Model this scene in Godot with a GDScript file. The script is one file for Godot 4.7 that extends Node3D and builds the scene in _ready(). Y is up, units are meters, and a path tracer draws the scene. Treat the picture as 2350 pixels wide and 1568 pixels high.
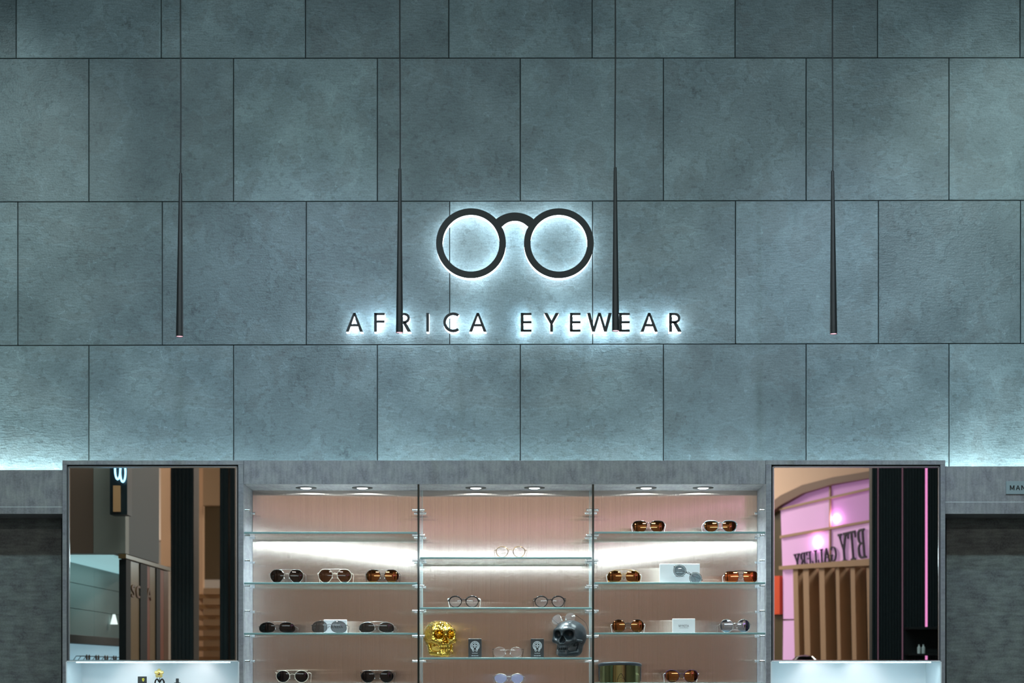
extends Node3D
# An eyewear shop wall: slate tiles, halo-lit sign, pendants, glass shelf display with two mirrors, and the mall that the mirrors show.

const F := 3575.0      # focal length in pixels of the 2350 x 1568 frame
const VX := 1172.0     # where the camera's axis meets the frame
const VY := 1540.0
const CAM := Vector3(0, 1.5, 6.5)
const ZW := -0.36      # face of the tiled wall
const ZB := -0.229     # face of the metal back panels
const XL := -3.25      # side walls of the shop
const XR := 3.75
const CEIL := 5.0

var M := {}
var taken := {}
var boxes := []
var rng := RandomNumberGenerator.new()


# ---------------------------------------------------------------- mesh building
class MB:
	var v := PackedVector3Array()
	var n := PackedVector3Array()
	var uv := PackedVector2Array()
	var ix := PackedInt32Array()

	func vert(p: Vector3, nn: Vector3, t := Vector2.ZERO) -> int:
		v.append(p)
		n.append(nn)
		uv.append(t)
		return v.size() - 1

	func tri(a: int, b: int, c: int) -> void:   # counter-clockwise seen from outside
		ix.append(a)
		ix.append(c)
		ix.append(b)

	func quad(a: Vector3, b: Vector3, c: Vector3, d: Vector3, ua := Vector2(0, 0), ub := Vector2(1, 0), uc := Vector2(1, 1), ud := Vector2(0, 1)) -> void:
		var nn := (b - a).cross(d - a)
		if nn.length_squared() < 1e-18:
			nn = (c - b).cross(d - b)
		nn = nn.normalized()
		var i := vert(a, nn, ua)
		vert(b, nn, ub)
		vert(c, nn, uc)
		vert(d, nn, ud)
		tri(i, i + 1, i + 2)
		tri(i, i + 2, i + 3)

	func face(a: Vector3, b: Vector3, c: Vector3) -> void:
		var nn := (b - a).cross(c - a).normalized()
		var i := vert(a, nn)
		vert(b, nn)
		vert(c, nn)
		tri(i, i + 1, i + 2)

	func box(lo: Vector3, hi: Vector3, ch := 0.0) -> void:
		if ch <= 0.0:
			var p := []
			for k in 8:
				p.append(Vector3(hi.x if k & 1 else lo.x, hi.y if k & 2 else lo.y, hi.z if k & 4 else lo.z))
			for f in [[4, 5, 7, 6], [1, 0, 2, 3], [5, 1, 3, 7], [0, 4, 6, 2], [6, 7, 3, 2], [0, 1, 5, 4]]:
				quad(p[f[0]], p[f[1]], p[f[2]], p[f[3]])
			return
		var c := (lo + hi) / 2.0
		var h := (hi - lo) / 2.0
		ch = minf(ch, 0.45 * minf(h.x, minf(h.y, h.z)) * 2.0)
		for ax in 3:
			for s in [-1.0, 1.0]:
				var q := []
				var b := (ax + 1) % 3
				var d := (ax + 2) % 3
				for k in [[-1.0, -1.0], [1.0, -1.0], [1.0, 1.0], [-1.0, 1.0]]:
					var o := Vector3.ZERO
					o[ax] = s * h[ax]
					o[b] = k[0] * (h[b] - ch)
					o[d] = k[1] * (h[d] - ch)
					q.append(c + o)
				if s > 0:
					quad(q[0], q[1], q[2], q[3])
				else:
					quad(q[0], q[3], q[2], q[1])
		for ax in 3:
			var b := (ax + 1) % 3
			var d := (ax + 2) % 3
			for sb in [-1.0, 1.0]:
				for sd in [-1.0, 1.0]:
					var q := []
					for k in [[-1.0, 0], [1.0, 0], [1.0, 1], [-1.0, 1]]:
						var o := Vector3.ZERO
						o[ax] = k[0] * (h[ax] - ch)
						o[b] = sb * (h[b] if k[1] == 0 else h[b] - ch)
						o[d] = sd * (h[d] - ch if k[1] == 0 else h[d])
						q.append(c + o)
					if sb * sd > 0:
						quad(q[0], q[1], q[2], q[3])
					else:
						quad(q[0], q[3], q[2], q[1])
		for sx in [-1.0, 1.0]:
			for sy in [-1.0, 1.0]:
				for sz in [-1.0, 1.0]:
					var s := Vector3(sx, sy, sz)
					var a := c + s * Vector3(h.x, h.y - ch, h.z - ch)
					var b := c + s * Vector3(h.x - ch, h.y, h.z - ch)
					var d := c + s * Vector3(h.x - ch, h.y - ch, h.z)
					if sx * sy * sz > 0:
						face(a, b, d)
					else:
						face(a, d, b)

	# tube through points; r and w are the half sizes across (w: sideways), one value or one per point
	func tube(pts: Array, r: Array, seg := 8, closed := false, flat := 1.0, up := Vector3.ZERO) -> void:
		var m := pts.size()
		var prev := Vector3.ZERO
		var base := v.size()
		for i in m:
			var a: Vector3 = pts[(i - 1 + m) % m] if closed or i > 0 else pts[i]
			var b: Vector3 = pts[(i + 1) % m] if closed or i < m - 1 else pts[i]
			var t := (b - a).normalized()
			var nn := up
			if nn == Vector3.ZERO:
				nn = prev if prev != Vector3.ZERO else (Vector3.UP if absf(t.y) < 0.9 else Vector3.RIGHT)
			nn = (nn - t * nn.dot(t)).normalized()
			prev = nn
			var bb := t.cross(nn)
			var rr: float = r[mini(i, r.size() - 1)]
			for k in seg:
				var an := TAU * k / seg
				var d := nn * cos(an) * flat + bb * sin(an)
				var dn := (nn * cos(an) / flat + bb * sin(an)).normalized()
				vert(pts[i] + d * rr, dn, Vector2(float(k) / seg, float(i) / m))
		for i in (m if closed else m - 1):
			var j := (i + 1) % m
			for k in seg:
				var l := (k + 1) % seg
				tri(base + i * seg + k, base + i * seg + l, base + j * seg + l)
				tri(base + i * seg + k, base + j * seg + l, base + j * seg + k)
		if not closed:
			for e in [0, m - 1]:
				var q: Vector3 = pts[e]
				var t: Vector3 = ((pts[0] - pts[1]) if e == 0 else (pts[m - 1] - pts[m - 2])).normalized()
				var ci := vert(q, t)
				var first := v.size()
				for k in seg:
					vert(v[base + e * seg + k], t)
				for k in seg:
					if e == 0:
						tri(ci, first + (k + 1) % seg, first + k)
					else:
						tri(ci, first + k, first + (k + 1) % seg)

	# profile of Vector2(radius, height) turned round the y axis, placed by xf
	func lathe(prof: Array, seg := 24, xf := Transform3D(), smooth := false) -> void:
		for i in prof.size() - 1:
			var a: Vector2 = prof[i]
			var b: Vector2 = prof[i + 1]
			var d := b - a
			var na := Vector2(d.y, -d.x).normalized()
			var nb := na
			if smooth:
				if i > 0:
					var e: Vector2 = a - prof[i - 1]
					na = (na + Vector2(e.y, -e.x).normalized()).normalized()
				if i < prof.size() - 2:
					var e: Vector2 = prof[i + 2] - b
					nb = (nb + Vector2(e.y, -e.x).normalized()).normalized()
			var base := v.size()
			for k in seg + 1:
				var an := TAU * k / seg
				var c := cos(an)
				var s := sin(an)
				vert(xf * Vector3(a.x * c, a.y, -a.x * s), (xf.basis * Vector3(na.x * c, na.y, -na.x * s)).normalized())
				vert(xf * Vector3(b.x * c, b.y, -b.x * s), (xf.basis * Vector3(nb.x * c, nb.y, -nb.x * s)).normalized())
			for k in seg:
				var o := base + 2 * k
				if a.x > 1e-7:
					tri(o, o + 2, o + 3 if b.x > 1e-7 else o + 1)
				if b.x > 1e-7:
					tri(o, o + 3, o + 1)

	# flat polygon (xy, counter-clockwise from +z) drawn out from z0 to z1
	func prism(poly: PackedVector2Array, z0: float, z1: float, xf := Transform3D(), smooth := false) -> void:
		if Geometry2D.is_polygon_clockwise(poly):
			poly = poly.duplicate()
			poly.reverse()
		var t := Geometry2D.triangulate_polygon(poly)
		var up := (xf.basis * Vector3.BACK).normalized()
		for side in 2:
			var base := v.size()
			for p in poly:
				vert(xf * Vector3(p.x, p.y, z1 if side == 0 else z0), up if side == 0 else -up, p)
			for i in range(0, t.size(), 3):
				var a := poly[t[i]]
				var b := poly[t[i + 1]]
				var c := poly[t[i + 2]]
				var ccw := (b - a).cross(c - a) > 0
				if ccw == (side == 0):
					tri(base + t[i], base + t[i + 1], base + t[i + 2])
				else:
					tri(base + t[i], base + t[i + 2], base + t[i + 1])
		var m := poly.size()
		for i in m:
			var a := poly[i]
			var b := poly[(i + 1) % m]
			quad(xf * Vector3(a.x, a.y, z0), xf * Vector3(b.x, b.y, z0), xf * Vector3(b.x, b.y, z1), xf * Vector3(a.x, a.y, z1))
			if smooth:
				var before := poly[(i - 1 + m) % m]
				var after := poly[(i + 2) % m]
				var e := b - a
				var n0 := Vector2(e.y, -e.x).normalized()
				var ep := a - before
				var en := after - b
				var np := Vector2(ep.y, -ep.x).normalized()
				var n2 := Vector2(en.y, -en.x).normalized()
				var na := (n0 + np).normalized() if n0.dot(np) > 0.8 else n0
				var nb := (n0 + n2).normalized() if n0.dot(n2) > 0.8 else n0
				var k := v.size() - 4
				var wa := (xf.basis * Vector3(na.x, na.y, 0)).normalized()
				var wb := (xf.basis * Vector3(nb.x, nb.y, 0)).normalized()
				n[k] = wa
				n[k + 1] = wb
				n[k + 2] = wb
				n[k + 3] = wa

	func ball(c: Vector3, r: Vector3, seg := 16, rings := 10, basis := Basis()) -> void:
		var base := v.size()
		for i in rings + 1:
			var th := PI * i / rings
			for k in seg + 1:
				var ph := TAU * k / seg
				var d := Vector3(sin(th) * cos(ph), cos(th), -sin(th) * sin(ph))
				vert(c + basis * (d * r), (basis * (d / r)).normalized(), Vector2(float(k) / seg, float(i) / rings))
		for i in rings:
			for k in seg:
				var o := base + i * (seg + 1) + k
				var u := o + seg + 1
				if i > 0:
					tri(o, u + 1, o + 1)
				if i < rings - 1:
					tri(o, u, u + 1)

	func mesh() -> ArrayMesh:
		var a := []
		a.resize(Mesh.ARRAY_MAX)
		a[Mesh.ARRAY_VERTEX] = v
		a[Mesh.ARRAY_NORMAL] = n
		a[Mesh.ARRAY_TEX_UV] = uv
		a[Mesh.ARRAY_INDEX] = ix
		var m := ArrayMesh.new()
		m.add_surface_from_arrays(Mesh.PRIMITIVE_TRIANGLES, a)
		return m


# ---------------------------------------------------------------- scene helpers
func px(x: float, y: float, z: float) -> Vector3:       # a point of the frame, at depth z
	var d := CAM.z - z
	return Vector3((x - VX) * d / F, CAM.y + (VY - y) * d / F, z)


func mx(x: float, y: float, z: float) -> Vector3:       # where a thing stands that a mirror shows at x, y
	var d := CAM.z + z
	return Vector3((x - VX) * d / F, CAM.y + (VY - y) * d / F, z)


func obj(called: String, mb, m: Material, parent: Node = self) -> MeshInstance3D:
	var o := MeshInstance3D.new()
	o.name = called
	o.mesh = mb.mesh() if mb is MB else mb
	o.material_override = null
	for s in o.mesh.get_surface_count():
		o.set_surface_override_material(s, m)
	if parent == self:
		o.name = numbered(called)
	parent.add_child(o, true)
	return o


func numbered(called: String) -> String:
	var k: int = taken.get(called, 0)
	taken[called] = k + 1
	return called if k == 0 else "%s_%03d" % [called, k]


func thing(called: String, label: String, category: String, at := Vector3.ZERO, turn := 0.0, group := "") -> Node3D:
	var o := Node3D.new()
	o.name = numbered(called)
	add_child(o, true)
	o.position = at
	o.rotation.y = turn
	return tag(o, label, category, group)


func tag(o, label: String, category: String, group := ""):
	o.set_meta("label", label)
	if category:
		o.set_meta("category", category)
	if group:
		o.set_meta("group", group)
	return o


func struct(called: String, label: String) -> Node3D:
	var o := Node3D.new()
	o.name = called
	taken[called] = 1
	add_child(o, true)
	o.set_meta("label", label)
	o.set_meta("kind", "structure")
	return o


func boxm(lo: Vector3, hi: Vector3, ch := 0.0) -> MB:
	var mb := MB.new()
	mb.box(lo, hi, ch)
	return mb


func pbox(x0: float, y0: float, x1: float, y1: float, zb: float, zf: float, ch := 0.0) -> MB:  # a box whose front face at zf covers those pixels
	var a := px(x0, y1, zf)
	var b := px(x1, y0, zf)
	return boxm(Vector3(a.x, a.y, zb), Vector3(b.x, b.y, zf), ch)


func sky_color(r: float, g: float, b: float) -> Color:
	return Color(r, g, b)


func mat(r: float, g: float, b: float, rough := 0.6, metal := 0.0) -> StandardMaterial3D:
	var m := StandardMaterial3D.new()
	m.albedo_color = Color(r, g, b)
	m.roughness = rough
	m.metallic = metal
	return m


func glow(r: float, g: float, b: float, e: float) -> StandardMaterial3D:
	var m := mat(r, g, b, 0.6)
	m.emission_enabled = true
	m.emission = Color(r, g, b)
	m.emission_energy_multiplier = e
	return m


func clear(r: float, g: float, b: float, a: float, rough := 0.0) -> StandardMaterial3D:
	var m := mat(r, g, b, rough)
	m.transparency = BaseMaterial3D.TRANSPARENCY_ALPHA
	m.albedo_color.a = a
	m.cull_mode = BaseMaterial3D.CULL_DISABLED
	return m


func spot(parent: Node, at: Vector3, to: Vector3, e: float, angle: float, soft: float, col: Color, size := 0.02) -> SpotLight3D:
	var l := SpotLight3D.new()
	l.name = "spot_light"
	parent.add_child(l, true)
	l.position = at
	var d := (to - at).normalized()
	l.basis = Basis.looking_at(d, Vector3.UP if absf(d.y) < 0.95 else Vector3.FORWARD)
	l.light_energy = e
	l.light_color = col
	l.spot_angle = angle
	l.spot_angle_attenuation = soft
	l.spot_range = 20.0
	l.spot_attenuation = 2.0
	l.light_size = size
	l.shadow_enabled = true
	return l


func area(parent: Node, at: Vector3, dir: Vector3, w: float, h: float, e: float, col: Color) -> AreaLight3D:
	var l := AreaLight3D.new()
	l.name = "area_light"
	parent.add_child(l, true)
	l.position = at
	l.basis = Basis.looking_at(dir, Vector3.UP if absf(dir.normalized().y) < 0.95 else Vector3.BACK)
	l.area_size = Vector2(w, h)
	l.area_normalize_energy = true
	l.light_energy = e
	l.light_color = col
	l.area_range = 25.0
	l.area_attenuation = 2.0
	l.shadow_enabled = true
	return l


func omni(parent: Node, at: Vector3, e: float, col: Color, size := 0.01) -> OmniLight3D:
	var l := OmniLight3D.new()
	l.name = "omni_light"
	parent.add_child(l, true)
	l.position = at
	l.light_energy = e
	l.light_color = col
	l.omni_range = 20.0
	l.omni_attenuation = 2.0
	l.light_size = size
	l.shadow_enabled = true
	return l


func words(called: String, text: String, h: float, depth: float, m: Material, parent: Node, at: Vector3, basis := Basis(), fontname := "Droid Sans", width := 0.0, bold := false) -> MeshInstance3D:
	var t := TextMesh.new()
	var f := SystemFont.new()
	f.font_names = PackedStringArray([fontname])
	f.font_weight = 700 if bold else 400
	t.font = f
	t.text = text
	t.font_size = 64
	t.pixel_size = 0.01
	t.curve_step = 2.0
	t.depth = 0.0
	var b := t.get_aabb()
	var k := h / maxf(b.size.y, 1e-4)
	var kx := k if width <= 0.0 else width / maxf(b.size.x, 1e-4)
	t.depth = depth / maxf(k, 1e-6)
	var o := obj(called, t, m, parent)
	var c := b.get_center()
	o.transform = Transform3D(basis * Basis.from_scale(Vector3(kx, k, k)), at - basis * Vector3(c.x * kx, c.y * k, 0))
	return o


# ---------------------------------------------------------------- textures
func noise(w: int, h: int, seed_: int, freq: float, oct := 4, warp := 0.0, type := FastNoiseLite.TYPE_SIMPLEX_SMOOTH, fractal := FastNoiseLite.FRACTAL_FBM, out_w := 0, out_h := 0) -> PackedByteArray:
	var f := FastNoiseLite.new()
	f.seed = seed_
	f.noise_type = type
	f.frequency = freq
	f.fractal_type = fractal
	f.fractal_octaves = oct
	if warp > 0.0:
		f.domain_warp_enabled = true
		f.domain_warp_amplitude = warp
		f.domain_warp_frequency = freq * 1.6
	var im := f.get_image(w, h)
	if out_w:
		im.resize(out_w, out_h, Image.INTERPOLATE_CUBIC)
	im.convert(Image.FORMAT_L8)
	return im.get_data()


func slate(k: int) -> StandardMaterial3D:
	const N := 512
	var cloud := noise(N, N, 100 + k, 0.0032, 5, 60.0)
	var lay := noise(N, N, 200 + k, 0.004, 5, 70.0)
	var grain := noise(110, N, 300 + k, 0.11, 3, 0.0, FastNoiseLite.TYPE_SIMPLEX_SMOOTH, FastNoiseLite.FRACTAL_FBM, N, N)
	var fleck := noise(190, N, 400 + k, 0.09, 2, 14.0, FastNoiseLite.TYPE_SIMPLEX_SMOOTH, FastNoiseLite.FRACTAL_RIDGED, N, N)
	var fine := noise(N, N, 500 + k, 0.12, 3)
	if k == 4:       # one look is layered in long level bands
		lay = noise(190, N, 204, 0.009, 5, 30.0, FastNoiseLite.TYPE_SIMPLEX_SMOOTH, FastNoiseLite.FRACTAL_FBM, N, N)
	var vein := noise(N, N, 600 + k, 0.0085, 2, 45.0)
	var mask := noise(N, N, 700 + k, 0.014, 2)
	var spot_ := noise(N, N, 800 + k, 0.022, 4, 12.0)
	var col := PackedByteArray()
	col.resize(N * N * 3)
	var hgt := PackedByteArray()
	hgt.resize(N * N)
	var cut: float = [118.0, 96.0, 140.0, 128.0, 120.0, 150.0][k]
	var rough_lay: float = [0.7, 0.3, 1.0, 1.3, 1.3, 0.8][k]
	for i in N * N:
		var c := cloud[i] / 255.0 - 0.5
		var g := grain[i] / 255.0 - 0.5
		var q := fine[i] / 255.0 - 0.5
		var d := lay[i] - cut
		var d2 := lay[i] - cut - 44.0
		var l := 1.0 + 0.24 * c + 0.15 * g + 0.17 * q
		var warm := c * 0.03
		var h := 110.0 + 70.0 * g + 60.0 * q
		if d > 0.0:
			l += 0.055
			h += 30.0
		if d > 0.0 and d < 3.5:
			l -= 0.12 * rough_lay
		elif d < 0.0 and d > -2.5:
			l -= 0.07 * rough_lay
		if d2 > 0.0:
			l -= 0.07
			h += 18.0
			warm += 0.015
		if absf(d2) < 2.0:
			l -= 0.08 * rough_lay
		if spot_[i] > 192:
			l -= 0.09
			h -= 16.0
		if absi(vein[i] - 128) < 2 and mask[i] > 142:
			l += 0.20
			h += 42.0
		if fleck[i] > 236 and c > -0.1:
			l += 0.10
			h += 20.0
		col[3 * i] = clampi(int(98.0 * (l + warm)), 0, 255)
		col[3 * i + 1] = clampi(int(115.0 * l), 0, 255)
		col[3 * i + 2] = clampi(int(120.0 * (l - 0.3 * warm)), 0, 255)
		hgt[i] = clampi(int(h), 0, 255)
	var m := mat(1, 1, 1, 0.46)
	m.metallic_specular = 0.5
	m.albedo_texture = ImageTexture.create_from_image(Image.create_from_data(N, N, false, Image.FORMAT_RGB8, col))
	m.heightmap_enabled = true
	m.heightmap_texture = ImageTexture.create_from_image(Image.create_from_data(N, N, false, Image.FORMAT_L8, hgt))
	m.heightmap_scale = 0.26
	m.texture_repeat = true
	return m


func concrete(seed_: int, upright: bool, r: float, g: float, b: float, contrast: float, rough: float) -> StandardMaterial3D:
	const N := 512
	var streak := noise(N, 80, seed_, 0.10, 4, 0.0, FastNoiseLite.TYPE_SIMPLEX_SMOOTH, FastNoiseLite.FRACTAL_FBM, N, N) if upright else noise(80, N, seed_, 0.10, 4, 0.0, FastNoiseLite.TYPE_SIMPLEX_SMOOTH, FastNoiseLite.FRACTAL_FBM, N, N)
	var blot := noise(N, N, seed_ + 1, 0.018, 5, 20.0)
	var fine := noise(N, N, seed_ + 2, 0.16, 3)
	var col := PackedByteArray()
	col.resize(N * N * 3)
	for i in N * N:
		var s := streak[i] / 255.0 - 0.5
		var c := blot[i] / 255.0 - 0.5
		var q := fine[i] / 255.0 - 0.5
		var l := 1.0 + contrast * (0.5 * s + 0.55 * c + 0.35 * q)
		if c < -0.16 and q < -0.05:
			l -= 0.11 * contrast
		col[3 * i] = clampi(int(255.0 * r * l), 0, 255)
		col[3 * i + 1] = clampi(int(255.0 * g * (l + 0.02 * c)), 0, 255)
		col[3 * i + 2] = clampi(int(255.0 * b * (l - 0.04 * c)), 0, 255)
	var m := mat(1, 1, 1, rough)
	m.albedo_texture = ImageTexture.create_from_image(Image.create_from_data(N, N, false, Image.FORMAT_RGB8, col))
	m.uv1_triplanar = true
	m.uv1_world_triplanar = true
	m.uv1_triplanar_sharpness = 8.0
	m.uv1_scale = Vector3(1.15, 1.15, 1.15)
	return m


func brushed() -> StandardMaterial3D:     # copper-toned sheet with upright brushing: fine upright grooves spread every reflection sideways
	var w := 2048
	var im := Image.create(w, 4, false, Image.FORMAT_RGBF)
	var r := RandomNumberGenerator.new()
	r.seed = 77
	var tilt := 0.0
	for x in w:
		tilt = clampf(r.randfn(0.0, 0.25), -0.8, 0.8) if x % 2 == 0 else -tilt
		var c := Color(0.5 + 0.5 * sin(tilt), 0.5, 0.5 + 0.5 * cos(tilt))
		for y in 4:
			im.set_pixel(x, y, c)
	var m := mat(0.87, 0.815, 0.775, 0.105, 1.0)
	m.normal_enabled = true
	m.normal_texture = ImageTexture.create_from_image(im)
	m.normal_scale = 1.0
	m.anisotropy_enabled = true
	m.anisotropy = 0.95
	m.texture_repeat = true
	return m


func lumps() -> ImageTexture:
	var im := Image.create_from_data(256, 256, false, Image.FORMAT_L8, noise(256, 256, 61, 0.035, 2))
	im.convert(Image.FORMAT_RGBA8)
	im.bump_map_to_normal_map(9.0)
	return ImageTexture.create_from_image(im)


func materials() -> void:
	for k in 6:
		M["slate%d" % k] = slate(k)
		for t in 3:
			var c: StandardMaterial3D = M["slate%d" % k].duplicate()
			var s: float = [0.93, 1.0, 1.06][t]
			c.albedo_color = Color(s, s, s)
			M["slate%d_%d" % [k, t]] = c
	M.concrete = concrete(31, true, 0.50, 0.512, 0.53, 0.34, 0.55)
	M.concrete_side = concrete(37, false, 0.49, 0.502, 0.525, 0.26, 0.55)
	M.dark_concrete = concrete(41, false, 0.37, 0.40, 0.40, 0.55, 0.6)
	M.grout = mat(0.10, 0.13, 0.14, 0.9)
	M.black = mat(0.05, 0.068, 0.076, 0.6)
	M.pendant = mat(0.05, 0.066, 0.074, 0.5)
	M.gap = mat(0.04, 0.05, 0.055, 0.7)
	M.trim = mat(0.55, 0.58, 0.60, 0.3, 0.9)
	M.chrome = mat(0.93, 0.96, 0.97, 0.12, 1.0)
	M.mirror = mat(0.86, 0.86, 0.84, 0.0, 1.0)
	M.panel = brushed()
	M.glass = clear(1, 1, 1, 0.02)
	M.edge = mat(0.46, 0.60, 0.60, 0.2)
	M.edge.backlight_enabled = true
	M.edge.backlight = Color(0.25, 0.34, 0.34)
	M.dark_edge = mat(0.05, 0.12, 0.11, 0.08)
	M.back_edge = mat(0.66, 0.82, 0.86, 0.3)
	M.white = mat(0.86, 0.90, 0.92, 0.35)
	M.card = mat(0.90, 0.92, 0.93, 0.4)
	M.ink = mat(0.25, 0.27, 0.28, 0.6)
	M.blackcard = mat(0.17, 0.19, 0.20, 0.5)
	M.silverink = mat(0.80, 0.84, 0.86, 0.5)
	M.led = glow(0.80, 0.97, 1.0, 6.0)
	M.lamp = glow(0.93, 0.985, 1.0, 9.0)
	M.signglow = glow(0.93, 0.975, 1.0, 6.5)
	M.tipglow = glow(1.0, 0.74, 0.80, 1.6)
	M.bar_led = glow(0.88, 0.975, 1.0, 2.0)
	M.ceiling_led = glow(0.82, 0.97, 1.0, 1.5)
	M.gold = mat(0.92, 0.77, 0.36, 0.08, 1.0)
	M.gold.normal_enabled = true
	M.gold.normal_texture = lumps()
	M.gold.normal_scale = 1.0
	M.gold.uv1_triplanar = true
	M.gold.uv1_scale = Vector3(6.5, 6.5, 6.5)
	M.skull = mat(0.115, 0.145, 0.165, 0.34)
	# eyewear
	M.silver = mat(0.80, 0.80, 0.78, 0.22, 1.0)
	M.gunmetal = mat(0.22, 0.22, 0.22, 0.3, 0.9)
	M.goldwire = mat(0.86, 0.68, 0.38, 0.2, 1.0)
	M.ivory = mat(0.84, 0.80, 0.74, 0.35)
	M.acetate = mat(0.035, 0.035, 0.04, 0.15)
	M.tortoise = mat(0.26, 0.17, 0.09, 0.2)
	M.greyframe = mat(0.45, 0.50, 0.53, 0.3)
	M.purple = mat(0.23, 0.10, 0.24, 0.2)
	M.whiteframe = mat(0.90, 0.92, 0.92, 0.3)
	M.pad = mat(0.85, 0.87, 0.88, 0.2)
	M.lens_clear = clear(0.9, 0.95, 1.0, 0.04)
	M.lens_blue = clear(0.75, 0.80, 0.98, 0.40)
	M.lens_brown = clear(0.10, 0.055, 0.03, 0.90)
	M.lens_amber = clear(0.26, 0.13, 0.05, 0.88)
	M.lens_black = clear(0.03, 0.03, 0.035, 0.93)
	M.lens_grey = clear(0.10, 0.14, 0.16, 0.52)
	M.lens_mist = clear(0.40, 0.47, 0.50, 0.62)
	M.lens_smoke = clear(0.08, 0.09, 0.085, 0.74)
	M.lens_gold = mat(0.58, 0.41, 0.26, 0.03, 1.0)
	M.lens_orange = mat(0.85, 0.50, 0.32, 0.03, 1.0)
	M.lens_silver = mat(0.70, 0.80, 0.90, 0.03, 1.0)
	M.lens_olive = mat(0.62, 0.63, 0.45, 0.12, 1.0)
	# the mall
	M.mallfloor = mat(0.42, 0.41, 0.40, 0.25)
	M.ceiling = mat(0.42, 0.44, 0.45, 0.8)
	M.peach = mat(0.88, 0.76, 0.67, 0.7)
	M.pale = mat(0.80, 0.745, 0.70, 0.7)
	M.tan = mat(0.56, 0.46, 0.35, 0.6)
	M.warmgrey = mat(0.60, 0.57, 0.53, 0.6)
	M.bronzetan = mat(0.50, 0.38, 0.24, 0.3)
	M.greige = mat(0.50, 0.465, 0.43, 0.6)
	M.brown = mat(0.47, 0.36, 0.30, 0.5)
	M.bronze = mat(0.42, 0.26, 0.15, 0.35, 0.3)
	M.rust = mat(0.55, 0.24, 0.12, 0.5)
	M.slat = mat(0.10, 0.145, 0.16, 0.4)
	M.orange = mat(0.88, 0.32, 0.16, 0.5)
	M.olive = mat(0.32, 0.28, 0.20, 0.3)
	M.doortan = mat(0.68, 0.56, 0.45, 0.45)
	M.greywall = mat(0.42, 0.41, 0.39, 0.6)
	M.lilac = glow(0.72, 0.52, 0.75, 0.5)
	M.lilac_pale = glow(0.82, 0.64, 0.83, 0.58)
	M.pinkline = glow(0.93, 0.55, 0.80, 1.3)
	M.amberline = glow(0.85, 0.60, 0.38, 0.4)
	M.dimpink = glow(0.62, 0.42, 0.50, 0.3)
	M.stone = mat(0.50, 0.57, 0.56, 0.6)
	M.soffit = glow(0.70, 0.90, 0.94, 0.75)
	M.darkgrey = mat(0.27, 0.27, 0.265, 0.6)
	M.warmpanel = glow(1.0, 0.86, 0.72, 1.6)
	M.bluesign = glow(0.62, 0.86, 1.0, 3.0)
	M.bulb = glow(1.0, 0.88, 0.98, 3.0)
	M.darkletter = mat(0.12, 0.08, 0.20, 0.5)


# ---------------------------------------------------------------- main
func _ready() -> void:
	rng.seed = 5
	# camera
	var cam := Camera3D.new()
	cam.name = "camera"
	add_child(cam)
	cam.position = CAM
	var lens := CameraAttributesPhysical.new()
	lens.frustum_focal_length = 55.0
	lens.frustum_focus_distance = 6.75
	lens.exposure_aperture = 4.0
	lens.frustum_near = 0.05
	lens.frustum_far = 60.0
	cam.attributes = lens
	cam.near = 0.05
	cam.far = 60.0
	cam.projection = Camera3D.PROJECTION_FRUSTUM
	cam.size = 0.05 * 1568.0 / F
	cam.frustum_offset = 0.05 * Vector2((1175.0 - VX) / F, (VY - 784.0) / F)
	cam.current = true
	# no sky: the shop is inside a mall
	var we := WorldEnvironment.new()
	we.name = "world_environment"
	var e := Environment.new()
	e.background_mode = Environment.BG_COLOR
	e.background_color = Color(0.02, 0.022, 0.024)
	e.tonemap_mode = Environment.TONE_MAPPER_LINEAR
	e.tonemap_exposure = 1.0
	e.sdfgi_enabled = true
	e.ssao_enabled = true
	e.ssil_enabled = true
	we.environment = e
	add_child(we)

	materials()
	ceiling_lights()
	room()
	tiled_wall()
	bulkheads()
	cabinet()
	mirrors()
	shelves()
	logo()
	lettering()
	pendants()
	eyewear()
	cards()
	skulls()
	goggles()
	perfume()
	mall()


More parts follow.
